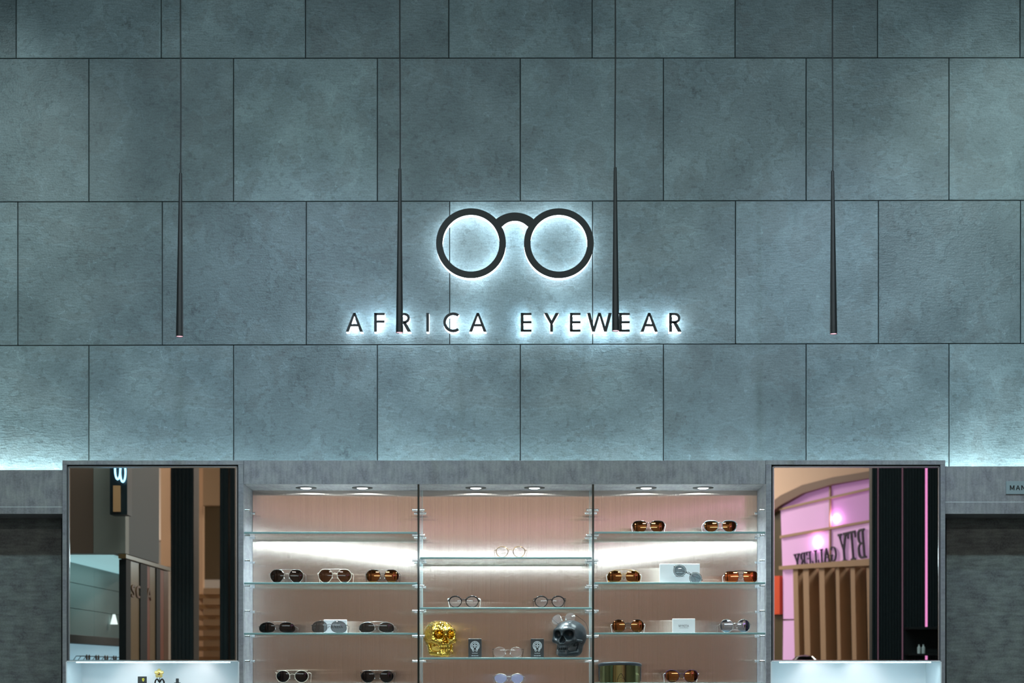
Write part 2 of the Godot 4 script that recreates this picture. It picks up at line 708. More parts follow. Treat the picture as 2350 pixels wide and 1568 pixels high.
# the large lights added to the room
func ceiling_lights() -> void:
	var col := Color(0.86, 0.98, 1.0)
	for s in [[-1.55, 3.2, "left"], [1.9, 3.2, "right"]]:
		var t := thing("ceiling_fill_light", "long cool white LED panel added for fill in the shop ceiling on the %s side" % s[2], "light panel", Vector3(s[0], CEIL, s[1]))
		obj("frame", boxm(Vector3(-1.26, -0.02, -0.26), Vector3(1.26, 0.0, 0.26), 0.004), M.trim, t)
		obj("diffuser", boxm(Vector3(-1.2, -0.026, -0.2), Vector3(1.2, -0.0205, 0.2), 0.001), M.ceiling_led, t)
		area(t, Vector3(0, -0.03, 0), Vector3(0, -1, -0.14), 2.4, 0.4, 16.5, col)  # unseen panel, added to light the tiled wall evenly
	for s in [[-6.4, 11.6, "left end"], [0.0, 11.6, "middle"], [6.4, 11.6, "right end"]]:
		var t := thing("mall_fill_light", "warm white light panel added for fill in the mall ceiling, %s of its row" % s[2], "light panel", Vector3(s[0], CEIL, s[1]))
		obj("frame", boxm(Vector3(-1.06, -0.02, -0.56), Vector3(1.06, 0.0, 0.56), 0.004), M.trim, t)
		obj("diffuser", boxm(Vector3(-1.0, -0.026, -0.5), Vector3(1.0, -0.0205, 0.5), 0.001), M.warmpanel, t)
		area(t, Vector3(0, -0.03, 0), Vector3(0, -1, 0), 2.0, 1.0, 38.0, Color(1.0, 0.965, 0.93))  # unseen panel, added to brighten the mall in the reflections


	# adjustable spots on the ceiling, aimed at the tiled wall
	var aims := [[-2.5, 3.55, -2.5, 2.2, 3.0, Color(0.90, 1.0, 0.99), "far left"], [-0.95, 2.62, -0.9, 2.3, 3.6, Color(0.80, 0.89, 1.0), "left of centre"], [1.55, 2.72, 1.6, 2.3, 3.6, Color(0.80, 0.89, 1.0), "right of centre"], [2.4, 3.6, 2.5, 2.2, 3.0, Color(0.90, 1.0, 0.99), "far right"]]
	for a in aims:
		var at := Vector3(a[2], CEIL - 0.13, a[3])
		var to := Vector3(a[0], a[1], ZW) - at
		var t := thing("ceiling_spotlight", "small black ceiling spotlight aimed at the tiled wall, %s" % a[6], "spotlight", at)
		var b := Basis(Quaternion(Vector3.DOWN, to.normalized()))
		var mb := MB.new()
		mb.lathe([Vector2(0.0, 0.05), Vector2(0.03, 0.045), Vector2(0.036, 0.03), Vector2(0.036, -0.06), Vector2(0.033, -0.06), Vector2(0.033, -0.05)].map(func(v): return Vector2(v.x, v.y)), 20, Transform3D(b, Vector3.ZERO))
		obj("lamp_head", mb, M.pendant, t)
		mb = MB.new()
		mb.lathe([Vector2(0.0, -0.052), Vector2(0.032, -0.052), Vector2(0.032, -0.05), Vector2(0.0, -0.05)], 20, Transform3D(b, Vector3.ZERO))
		obj("lamp_face", mb, M.led, t)
		mb = MB.new()
		mb.tube([Vector3(0, 0.03, 0), Vector3(0, 0.13, 0)], [0.008], 8)
		obj("stem", mb, M.pendant, t)
		spot(t, b * Vector3(0, -0.056, 0), to, a[4], 20.0, 1.0, a[5], 0.03)
	# LED bar added behind the camera for the bright band on the metal panels
	var t := thing("added_led_bar_light", "long white LED light bar added over the entrance for the band on the panels", "light bar", Vector3(0, 2.595, 8.5))
	obj("housing", boxm(Vector3(-1.62, -0.065, 0.006), Vector3(1.62, 0.065, 0.06), 0.004), M.trim, t)
	obj("diffuser", boxm(Vector3(-1.6, -0.05, 0.0), Vector3(1.6, 0.05, 0.0055), 0.001), M.bar_led, t)
	for x in [-1.2, 1.2]:
		var mb := MB.new()
		mb.tube([Vector3(x, 0.064, 0.03), Vector3(x, CEIL - 2.595, 0.03)], [0.003], 6)
		obj("hanger", mb, M.trim, t)
	area(t, Vector3(0, 0, -0.004), Vector3(0, 0, -1), 3.2, 0.1, 1.5, Color(0.88, 0.975, 1.0))


func room() -> void:
	var w := struct("floor", "polished dark brown floor of the shop and mall")
	obj("slab", boxm(Vector3(-9.2, -0.1, -0.6), Vector3(9.2, 0.0, 16.2)), M.mallfloor, w)
	w = struct("ceiling", "plain grey ceiling of the shop and mall")
	obj("slab", boxm(Vector3(-9.2, CEIL, -0.6), Vector3(9.2, CEIL + 0.1, 16.2)), M.ceiling, w)
	w = struct("wall_left", "grey side wall on the left of the shop")
	obj("wall_body", boxm(Vector3(XL - 0.15, 0, -0.6), Vector3(XL, CEIL, 6.75)), M.greywall, w)
	w = struct("wall_right", "grey side wall on the right of the shop")
	obj("wall_body", boxm(Vector3(XR, 0, -0.6), Vector3(XR + 0.15, CEIL, 6.75)), M.greywall, w)
	w = struct("wall_front", "tan far wall of the mall opposite the shop")
	obj("wall_body", boxm(Vector3(-9.2, 0, 15.0), Vector3(9.2, 3.3, 15.2)), M.greige, w)
	obj("added_pale_band", boxm(Vector3(-9.2, 3.3, 14.97), Vector3(9.2, CEIL, 15.2)), M.pale, w)  # pale band added for a brighter reflection in the metal panels
	for s in [-1, 1]:
		w = struct("wall_mall_left" if s < 0 else "wall_mall_right", "plain end wall of the mall on the %s" % ("left" if s < 0 else "right"))
		obj("wall_body", boxm(Vector3(9.0 if s > 0 else -9.2, 0, 6.7), Vector3(9.2 if s > 0 else -9.0, CEIL, 15.2)), M.pale, w)
		var x0: float = XR + 0.15 if s > 0 else -9.0
		var x1: float = 9.0 if s > 0 else XL - 0.15
		obj("return_wall", boxm(Vector3(x0, 0, 6.6), Vector3(x1, CEIL, 6.75)), M.peach, w)


func tiled_wall() -> void:
	var w := struct("wall_back", "tall wall of large slate-look tiles in running bond")
	obj("backing", boxm(Vector3(XL - 0.15, 0, ZW - 0.2), Vector3(XR + 0.15, CEIL, ZW - 0.010)), M.grout, w)
	var cuts_a := [204.0, 536.0, 866.0, 1194.0, 1522.5, 1850.0, 2178.0]
	var cuts_b := [41.0, 372.5, 703.0, 1032.0, 1360.0, 1688.0, 2016.0, 2342.0]
	var cuts_c := [37.0, 370.0, 701.0, 1030.0, 1359.0, 1687.0, 2014.0, 2341.0]
	# each row: upper edge at the frame's left and right, lower edge likewise, joints
	var rows := [
		[-283.0, -283.0, -195.0, -195.0, cuts_a], [-195.0, -195.0, 134.0, 132.5, cuts_c], [134.0, 132.5, 463.3, 459.7, cuts_a],
		[463.3, 459.7, 793.0, 788.3, cuts_b], [793.0, 788.3, 1122.0, 1117.0, cuts_a],
	]
	var left := (XL - 0) / (CAM.z - ZW) * F + VX
	var right := XR / (CAM.z - ZW) * F + VX
	# which slate look, tone and flip each tile in view has; the rest is drawn by lot
	var picks := {"2_3": [0, 0, 0], "2_4": [2, 2, 0], "2_5": [5, 0, 0], "2_6": [1, 1, 1], "2_7": [3, 1, 0], "2_8": [4, 1, 1], "2_9": [1, 2, 2], "1_4": [5, 0, 2], "1_7": [1, 0, 0], "3_9": [2, 1, 1]}
	for ri in rows.size():
		var r: Array = rows[ri]
		var c: Array = [left] + []
		var first: float = r[4][0]
		while first - 329.0 > left + 20:
			first -= 329.0
		while first < r[4][0] - 1.0:
			c.append(first)
			first += 329.0
		c.append_array(r[4])
		var last: float = r[4][-1] + 329.0
		while last < right - 20:
			c.append(last)
			last += 329.0
		c.append(right)
		for i in c.size() - 1:
			var x0: float = c[i] + (0.8 if i > 0 else 0.0)
			var x1: float = c[i + 1] - (0.8 if i < c.size() - 2 else 0.0)
			var q := []
			for p in [[x0, 1], [x1, 1], [x1, 0], [x0, 0]]:
				var f: float = p[0] / 2350.0
				var y := lerpf(r[2], r[3], f) - 0.8 if p[1] == 1 else lerpf(r[0], r[1], f) + 0.8
				q.append(px(p[0], y, ZW))
			var mb := MB.new()
			var ch := 0.0012
			var dx := Vector3(ch, 0, 0)
			var dy := Vector3(0, ch, 0)
			var a: Vector3 = q[0] + dx + dy
			var b: Vector3 = q[1] - dx + dy
			var cc: Vector3 = q[2] - dx - dy
			var d: Vector3 = q[3] + dx - dy
			var fl := rng.randi() % 4
			var look := rng.randi() % 6
			var tone := rng.randi() % 3
			var key := "%d_%d" % [ri, i]
			if picks.has(key):
				look = picks[key][0]
				tone = picks[key][1]
				fl = picks[key][2]
			var wide: float = (x1 - x0) / 329.0
			var tall: float = minf(1.0, (r[2] - r[0]) / 329.0)
			var u0 := 0.0
			var u1 := wide
			var v0 := 1.0
			var v1 := 1.0 - tall
			if fl & 1:
				u0 = 1.0
				u1 = 1.0 - wide
			if fl & 2:
				v0 = 0.0
				v1 = tall
			var ins := 0.004
			mb.quad(a, b, cc, d, Vector2(u0 + ins, v0 - ins), Vector2(u1 - ins, v0 - ins), Vector2(u1 - ins, v1 + ins), Vector2(u0 + ins, v1 + ins))
			var back := Vector3(0, 0, -ch)
			var deep := Vector3(0, 0, -0.0098)
			var rim := [[q[0] + back, a], [q[1] + back, b], [q[2] + back, cc], [q[3] + back, d]]
			for k in 4:
				var o: Array = rim[k]
				var n: Array = rim[(k + 1) % 4]
				mb.quad(o[0], n[0], n[1], o[1])
				mb.quad(o[0] + deep, n[0] + deep, n[0], o[0])
			obj("tile", mb, M["slate%d_%d" % [look, tone]], w)


# fascias on both sides of the display, the recesses under them and the hidden LED strips that wash the wall
func bulkheads() -> void:
	var ends := [[XL, px(143.5, 0, -0.02).x, "left"], [px(2169.5, 0, -0.02).x, XR, "right"]]
	for k in 2:
		var e: Array = ends[k]
		var t := thing("bulkhead_fascia", "grey concrete-look fascia over the dark recess, %s of the mirror at that side" % e[2], "fascia", Vector3(e[0], 0, 0))
		var y0 := px(0, 1180, -0.02).y
		var y1 := px(0, 1079 if k == 0 else 1070.5, -0.02).y
		var ys := px(0, 1164 if k == 0 else 1153, -0.02).y
		var wid: float = e[1] - e[0]
		obj("board", boxm(Vector3(0, ys + 0.0008, -0.24), Vector3(wid, y1, -0.02), 0.001), M.concrete, t)
		obj("edge_band", boxm(Vector3(0, ys - 0.0004, -0.15), Vector3(wid, ys + 0.0012, -0.0195)), M.white, t)
		obj("edge_board", boxm(Vector3(0, y0, -0.21), Vector3(wid, ys, -0.02), 0.001), M.concrete, t)
		var l := thing("cove_light_strip", "LED strip hidden on top of the fascia on the %s, washing the tiled wall" % e[2], "light strip", Vector3(e[0], y1 - 0.06, -0.30))
		obj("channel", boxm(Vector3(0.01, -0.012, -0.012), Vector3(wid - 0.01, 0.0, 0.012)), M.trim, l)
		obj("led_strip", boxm(Vector3(0.02, 0.0, -0.006), Vector3(wid - 0.02, 0.003, 0.006)), M.led, l)
		area(l, Vector3(wid / 2, 0.006, 0), Vector3(0, 1, -0.25), wid - 0.04, 0.012, 1.35, Color(0.93, 1.0, 0.99))
		var wl := struct("wall_recess_left" if k == 0 else "wall_recess_right", "dark concrete-look wall in the recess %s of the display" % e[2])
		var xr: float = px(140.5, 0, -0.21).x
		if k == 1:
			xr = px(2172, 0, -0.21).x
		obj("wall_body", boxm(Vector3(minf(e[0], xr) if k == 0 else xr, 0, -0.34), Vector3(xr if k == 0 else e[1], y0, -0.21)), M.dark_concrete, wl)
	var x0: float = ends[0][1]
	var x1: float = ends[1][0]
	var l := thing("cove_light_strip", "LED strip hidden behind the top of the glass shelf display", "light strip", Vector3(x0, px(0, 1079, 0).y - 0.09, -0.30))
	obj("channel", boxm(Vector3(0.01, -0.012, -0.012), Vector3(x1 - x0 - 0.01, 0.0, 0.012)), M.trim, l)
	obj("led_strip", boxm(Vector3(0.02, 0.0, -0.006), Vector3(x1 - x0 - 0.02, 0.003, 0.006)), M.led, l)
	area(l, Vector3((x1 - x0) / 2, 0.006, 0), Vector3(0, 1, -0.25), x1 - x0 - 0.04, 0.012, 1.7, Color(0.90, 0.985, 1.0))
	# name plate on the right fascia
	var zf := -0.02
	var pl := thing("name_plate", "small grey sign plate reading MAN on the right fascia", "sign", px(2330, 1120, zf))
	obj("plate", boxm(px(2308, 1135, zf) - pl.position + Vector3(0, 0, 0.0005), px(2358, 1105, zf) - pl.position + Vector3(0, 0, 0.006), 0.001), mat(0.52, 0.59, 0.61, 0.35), pl)
	var st := Transform3D(Basis.from_scale(Vector3.ONE * (CAM.z - zf) / F), Vector3(0, 0, 0.006))
	for q in [["M", 2316.5, 10.3], ["A", 2329.8, 10.2], ["N", 2342.6, 9.2]]:
		var mb := MB.new()
		letter(mb, q[0], q[2], 10.8, 1.9, 1.7, 0.0, 0.8, st * Transform3D(Basis(), Vector3(q[1] - 2330.0, -5.6, 0)))
		obj("letter", mb, M.black, pl)


func cabinet() -> void:
	var t := thing("display_cabinet", "built-in concrete-look display wall with metal-backed shelf niche between two mirror boxes", "cabinet", Vector3(0, 0, 0))
	var zb := -0.25
	var c: Material = M.concrete
	var s: Material = M.concrete_side
	# left and right mirror boxes: stiles, top rails
	var t0 := t
	for k in 2:
		t = thing("mirror_cabinet", "grey concrete-look box holding the %s mirror above a white lit niche" % ["left", "right"][k], "cabinet")
		boxes.append(t)
		if k == 0:
			obj("outer_stile", pbox(143, 1067, 153, 2360, zb, 0, 0.001), s, t)
			obj("top_rail", pbox(143, 1057, 559, 1067, zb, 0, 0.001), c, t)
			obj("inner_stile", pbox(546.5, 1067, 558.5, 2360, zb, 0, 0.001), s, t)
		else:
			obj("outer_stile", pbox(2158.5, 1067, 2169.5, 2360, zb, 0, 0.001), s, t)
			obj("top_rail", pbox(1757.5, 1056.5, 2169.5, 1067, zb, 0, 0.001), c, t)
			obj("inner_stile", pbox(1758, 1067, 1770.5, 2360, zb, 0, 0.001), s, t)
	t = t0
	var fas := pbox(559.3, 1057, 1757.2, 1111.5, zb, 0, 0.001)
	obj("fascia", fas, c, t)
	# brushed metal sheets at the back of the niche
	var xs := [px(558.5, 0, 0).x, px(960.2, 0, 0).x, px(1361.2, 0, 0).x, px(1758, 0, 0).x]
	for k in 3:
		var mb := MB.new()
		var a: float = xs[k] + 0.001
		var b: float = xs[k + 1] - 0.001
		var y0 := 1.25
		var y1 := px(0, 1111.5, 0).y
		var nx := 16
		var ny := 24
		var base := 0
		for j in ny + 1:
			for i in nx + 1:
				var u := float(i) / nx
				var v := float(j) / ny
				var x := lerpf(a, b, u)
				var y := lerpf(y0, y1, v)
				# the sheets are not quite flat: the outer ones lean a little further towards their outer edge
				var tw := bow(x)
				mb.vert(Vector3(x, y, ZB - tw * (y1 - y)), Vector3(0, -tw, 1).normalized(), Vector2(x / 0.08, y / 0.08))
		for j in ny:
			for i in nx:
				var q := j * (nx + 1) + i
				mb.tri(q, q + 1, q + nx + 2)
				mb.tri(q, q + nx + 2, q + nx + 1)
		obj("back_panel", mb, M.panel, t)
	obj("backboard", boxm(Vector3(xs[0], 1.25, ZB - 0.02), Vector3(xs[3], px(0, 1111.5, 0).y, ZB - 0.0125)), M.gap, t)
	obj("base", boxm(Vector3(xs[0], 0.0, zb), Vector3(xs[3], 1.25, -0.001), 0.001), c, t)
	# pins for glass shelves, in every second place without a shelf
	for y in pin_rows():
		for zz in [-0.022, -0.155]:
			for side in 2:
				var mb := MB.new()
				var x: float = xs[0] if side == 0 else xs[3]
				pin(mb, x, 0.0235 * (1 if side == 0 else -1), y, zz)
				obj("shelf_pin", mb, M.chrome, t)
	# downlights in the top of the niche
	var i := 0
	for x in [702.5, 831.5, 1092, 1226.5, 1483, 1613.5]:
		var zd := -0.125
		var y := px(0, 1111.5, 0).y
		var names := ["first", "second", "third", "fourth", "fifth", "sixth"]
		var d := thing("downlight", "round recessed downlight with dark ring above the shelves, %s from the left" % names[i], "downlight", Vector3(px(x, 0, zd).x, y, zd), 0.0, "recessed downlights over the glass shelves")
		var mb := MB.new()
		mb.lathe([Vector2(0.026, 0.0), Vector2(0.0265, -0.0032), Vector2(0.043, -0.0028), Vector2(0.0445, -0.0005), Vector2(0.0445, 0.0)], 36)
		obj("ring", mb, M.black, d)
		mb = MB.new()
		mb.lathe([Vector2(0.0, -0.0062), Vector2(0.014, -0.0055), Vector2(0.021, -0.0036), Vector2(0.0245, -0.0008), Vector2(0.0, -0.0002)], 28)
		obj("lamp_face", mb, M.lamp, d)
		spot(d, Vector3(0, -0.009, 0), Vector3(0, -1, 0.0), 1.3, 66.0, 1.0, Color(0.90, 0.985, 1.0), 0.018)
		i += 1


func bow(x: float) -> float:
	return 0.0105 * clampf((absf(x + 0.02) - 0.33) / 0.75, 0.0, 1.0)


func pin_rows() -> Array:
	var a := []
	for k in 9:
		a.append(px(0, 1171.0 + 57.75 * k, -0.02).y)
	return a


func pin(mb: MB, x: float, length: float, y: float, z: float) -> void:
	var r := 0.0056
	var l := absf(length)
	var prof := [Vector2(0.0, l), Vector2(r * 0.85, l), Vector2(r, l - 0.001), Vector2(r, l * 0.76), Vector2(r * 0.66, l * 0.74), Vector2(r * 0.66, l * 0.66), Vector2(r, l * 0.64), Vector2(r, l * 0.42), Vector2(r * 0.66, l * 0.40), Vector2(r * 0.66, l * 0.32), Vector2(r, l * 0.30), Vector2(r, 0.0)]
	prof.reverse()
	mb.lathe(prof, 12, Transform3D(Basis(Vector3.FORWARD, PI / 2 * signf(length)), Vector3(x, y, z)))


func mirrors() -> void:
	var sides := [[153.0, 546.5, "left", "brown walls"], [1770.5, 2158.5, "right", "a pink lit shopfront"]]
	for k in 2:
		var a: float = sides[k][0]
		var b: float = sides[k][1]
		var t := thing("wall_mirror", "square frameless mirror reflecting %s, set in the %s mirror box" % [sides[k][3], sides[k][2]], "mirror", px((a + b) / 2, 1519, -0.008))
		var o := t.position
		var m := pbox(a + 7, 1074.5, b - 5.5, 1514.8, -0.02, -0.008, 0.0)
		var g := obj("mirror_glass", m, M.mirror, t)
		g.position = -o
		# bright polished bevel and dark shadow gap round it
		for q in [[a + 5.5, 1073, a + 7, 1516.5], [b - 5.5, 1073, b - 4.2, 1516.5], [a + 5.5, 1073, b - 4.2, 1074.5], [a + 5.5, 1514.8, b - 4.2, 1516.5]]:
			var e := obj("bevel", pbox(q[0], q[1], q[2], q[3], -0.02, -0.0065), M.chrome, t)
			e.position = -o
		for q in [[a + 2.2, 1070, a + 5.5, 1516.5], [b - 4.2, 1070, b - 1.8, 1516.5], [a + 2.2, 1070, b - 1.8, 1073]]:
			var e := obj("trim", pbox(q[0], q[1], q[2], q[3], -0.02, -0.004, 0.0005), M.trim, t)
			e.position = -o
		var back := obj("backing", pbox(a + 0.2, 1067.2, b - 0.2, 1516.5, -0.24, -0.021), M.gap, t)
		back.position = -o
		# white lit niche below
		# white lit niche below, part of the same box
		var n: Node3D = boxes[k]
		o = n.position
		var ytop := 1519.0
		var parts := [
			["niche_top", pbox(a + 0.2, 1516.7, b - 0.2, ytop, -0.245, -0.002, 0.0005)],
			["niche_back", boxm(Vector3(px(a + 0.2, 0, 0).x, px(0, 1633, 0).y, -0.245), Vector3(px(b - 0.2, 0, 0).x, px(0, ytop, 0).y, -0.229))],
			["niche_floor", pbox(a + 0.2, 1633, b - 0.2, 1660, -0.245, -0.002, 0.0005)],
		]
		for p in parts:
			var w := obj(p[0], p[1], M.white, n)
			w.position = -o
		for side in 2:
			var xx: float = a - 2 if side == 0 else b + 0.0
			var e := obj("niche_side", pbox(xx, ytop, xx + 2.4, 1633, -0.229, 0.001), M.white, n)
			e.position = -o
		var xm := px((a + b) / 2, 0, 0).x
		var ls := boxm(Vector3(px(a + 20, 0, 0).x, px(0, ytop, 0).y - 0.005, -0.022), Vector3(px(b - 20, 0, 0).x, px(0, ytop, 0).y - 0.0005, -0.012))
		var le := obj("led_strip", ls, M.led, n)  # strip added to brighten the white niche
		le.position = -o
		area(n, Vector3(xm, px(0, ytop, 0).y - 0.007, -0.017) - o, Vector3(0, -1, -0.35), 0.62, 0.01, 0.036, Color(0.90, 0.98, 1.0))
		var spots := [297.0, 441.0] if k == 0 else [1885.0, 1995.0]
		for x in spots:
			var q := px(x, ytop, -0.075) - o
			q.y = px(0, ytop, 0).y - o.y
			var mb := MB.new()
			mb.lathe([Vector2(0.0, -0.003), Vector2(0.02, -0.0025), Vector2(0.022, 0.0)], 20, Transform3D(Basis(), q))
			obj("niche_lamp", mb, M.lamp, n)
			spot(n, q + Vector3(0, -0.006, 0), q + Vector3(0, -0.085, -0.15), 0.019, 44.0, 0.7, Color(1.0, 0.95, 0.93), 0.02)


func shelves() -> void:
	var xs := [px(558.5, 0, 0).x, px(960.2, 0, 0).x, px(1361.2, 0, 0).x, px(1758, 0, 0).x]
	var zf := -0.004
	var th := 0.008
	# glass dividers with pins through them
	for k in [1, 2]:
		var t := thing("glass_divider", "upright green-edged glass panel between the %s shelf bays" % ("left and centre" if k == 1 else "centre and right"), "glass panel", Vector3(xs[k], 1.25, 0))
		var y1 := px(0, 1111.5, 0).y - 1.25
		obj("glass_panel", boxm(Vector3(-0.004, 0, ZB + 0.006), Vector3(0.004, y1, zf - 0.0035)), M.glass, t)
		obj("front_edge", boxm(Vector3(-0.0042, 0, zf - 0.0035), Vector3(0.0042, y1, zf), 0.0008), M.dark_edge, t)
		obj("rear_edge", boxm(Vector3(-0.0042, 0, ZB + 0.001), Vector3(0.0042, y1, ZB + 0.006), 0.0008), M.back_edge, t)
		for y in pin_rows():
			for zz in [-0.022, -0.155]:
				var mb := MB.new()
				pin(mb, 0.0042, 0.020, y - 1.25, zz)
				pin(mb, -0.0042, -0.023, y - 1.25, zz)
				obj("shelf_pin", mb, M.chrome, t)
	var spec := [
		[0, 1221.0, "top glass shelf of the left bay, empty"], [0, 1337.0, "glass shelf in the left bay with three brown sunglasses"], [0, 1452.8, "glass shelf in the left bay with the upright white card"], [0, 1568.0, "lowest glass shelf in the left bay, cut by the frame"],
		[1, 1278.8, "top glass shelf of the centre bay, with one thin wire pair"], [1, 1394.3, "glass shelf in the centre bay with two black-framed glasses"], [1, 1509.6, "glass shelf in the centre bay carrying the two skulls"], [1, 1625.0, "glass shelf in the centre bay below the skull shelf"],
		[2, 1220.5, "top glass shelf of the right bay, with two browline sunglasses"], [2, 1336.6, "glass shelf in the right bay with the large white card"], [2, 1452.2, "glass shelf in the right bay with the small white card"], [2, 1567.5, "lowest glass shelf in the right bay, under the goggles"],
	]
	for s in spec:
		var k: int = s[0]
		var a: float = xs[k] + (0.002 if k == 0 else 0.0055)
		var b: float = xs[k + 1] - (0.002 if k == 2 else 0.0055)
		var y := px(0, s[1], zf).y
		# shelves lie on the pins
		var t := thing("glass_shelf", s[2], "shelf", Vector3((a + b) / 2, y - th, 0), 0.0, "glass shelves in the display")
		var h := (b - a) / 2
		obj("glass_plate", boxm(Vector3(-h, 0, ZB + 0.004), Vector3(h, th, zf - 0.003)), M.glass, t)
		obj("polished_edge", boxm(Vector3(-h, 0, zf - 0.003), Vector3(h, th, zf), 0.0012), M.edge, t)


# ---------------------------------------------------------------- sign
func ring_poly(cx: float, cy: float, r0: float, r1: float, a0 := 0.0, a1 := TAU, seg := 64) -> Array:   # strips of a ring, as small quads
	var out := []
	for i in seg:
		var t0 := lerpf(a0, a1, float(i) / seg)
		var t1 := lerpf(a0, a1, float(i + 1) / seg)
		out.append(PackedVector2Array([Vector2(cx + r0 * cos(t0), cy + r0 * sin(t0)), Vector2(cx + r1 * cos(t0), cy + r1 * sin(t0)), Vector2(cx + r1 * cos(t1), cy + r1 * sin(t1)), Vector2(cx + r0 * cos(t1), cy + r0 * sin(t1))]))
	return out


func ring(mb: MB, c: Vector2, r0: float, r1: float, z0: float, z1: float, xf: Transform3D, a0 := 0.0, a1 := TAU, seg := 72) -> void:
	var full := a1 - a0 > TAU - 0.001
	for i in seg:
		var t := [lerpf(a0, a1, float(i) / seg), lerpf(a0, a1, float(i + 1) / seg)]
		var p := []
		for q in t:
			var d := Vector2(cos(q), sin(q))
			p.append([c + d * r0, c + d * r1, Vector3(d.x, d.y, 0)])
		var g := func(v2: Vector2, z: float) -> Vector3: return xf * Vector3(v2.x, v2.y, z)
		mb.quad(g.call(p[0][0], z1), g.call(p[0][1], z1), g.call(p[1][1], z1), g.call(p[1][0], z1))
		mb.quad(g.call(p[0][1], z0), g.call(p[0][0], z0), g.call(p[1][0], z0), g.call(p[1][1], z0))
		mb.quad(g.call(p[0][1], z0), g.call(p[1][1], z0), g.call(p[1][1], z1), g.call(p[0][1], z1))
		var k := mb.v.size() - 4
		for m in 4:
			mb.n[k + m] = (xf.basis * p[0 if m in [0, 3] else 1][2]).normalized()
		mb.quad(g.call(p[1][0], z0), g.call(p[0][0], z0), g.call(p[0][0], z1), g.call(p[1][0], z1))
		k = mb.v.size() - 4
		for m in 4:
			mb.n[k + m] = -(xf.basis * p[1 if m in [0, 3] else 0][2]).normalized()
	if not full:
		for e in [0, 1]:
			var q: float = a0 if e == 0 else a1
			var d := Vector2(cos(q), sin(q))
			var a := c + d * r0
			var b := c + d * r1
			if e == 0:
				mb.quad(xf * Vector3(a.x, a.y, z0), xf * Vector3(b.x, b.y, z0), xf * Vector3(b.x, b.y, z1), xf * Vector3(a.x, a.y, z1))
			else:
				mb.quad(xf * Vector3(b.x, b.y, z0), xf * Vector3(a.x, a.y, z0), xf * Vector3(a.x, a.y, z1), xf * Vector3(b.x, b.y, z1))


const SZ0 := 0.010     # sign: back of the glowing body off the wall, back and front of the black face
const SZ1 := 0.046
const SZ2 := 0.050


func logo() -> void:
	var zf := ZW + SZ2
	var k := (CAM.z - zf) / F
	var o := px(1181.7, 640, zf)
	var t := thing("glasses_logo_sign", "halo-lit black sign shaped like round spectacles, above the wall lettering", "sign", Vector3(o.x, o.y, ZW))
	var xf := Transform3D(Basis.from_scale(Vector3(k, k, 1)), Vector3.ZERO)
	var cs := [Vector2(1080.9 - 1181.7, 640 - 558.3), Vector2(1282.6 - 1181.7, 640 - 558.3)]
	for c in cs:
		for q in [["glowing_rim", SZ0, SZ1, M.signglow, 0.4], ["rim_face", SZ1, SZ2, M.black, 0.0]]:
			var mb := MB.new()
			ring(mb, c, 65.0 + q[4], 80.2 - q[4], q[1], q[2], xf)
			obj(q[0], mb, q[3], t)
		for i in 12:
			var an := TAU * i / 12.0
			omni(t, Vector3((c.x + 72.6 * cos(an)) * k, (c.y + 72.6 * sin(an)) * k, 0.022), 0.003, Color(0.92, 0.97, 1.0), 0.008)
	# bridge between the rims
	for q in [["glowing_bridge", SZ0, SZ1, M.signglow, 0.4], ["bridge_face", SZ1, SZ2, M.black, 0.0]]:
		var co := Vector2(0, 640 - 557.0)
		var ci := Vector2(0, 640 - 545.5)
		var pts := PackedVector2Array()
		var n := 24
		for i in n + 1:
			var a := lerpf(PI - 0.905, 0.905, float(i) / n)
			pts.append(co + (69.3 - q[4]) * Vector2(cos(a), sin(a)))
		for i in n + 1:
			var a := lerpf(0.70, PI - 0.70, float(i) / n)
			pts.append(ci + (38.6 + q[4]) * Vector2(cos(a), sin(a)))
		var mb := MB.new()
		mb.prism(pts, q[1], q[2], xf, true)
		obj(q[0], mb, q[3], t)


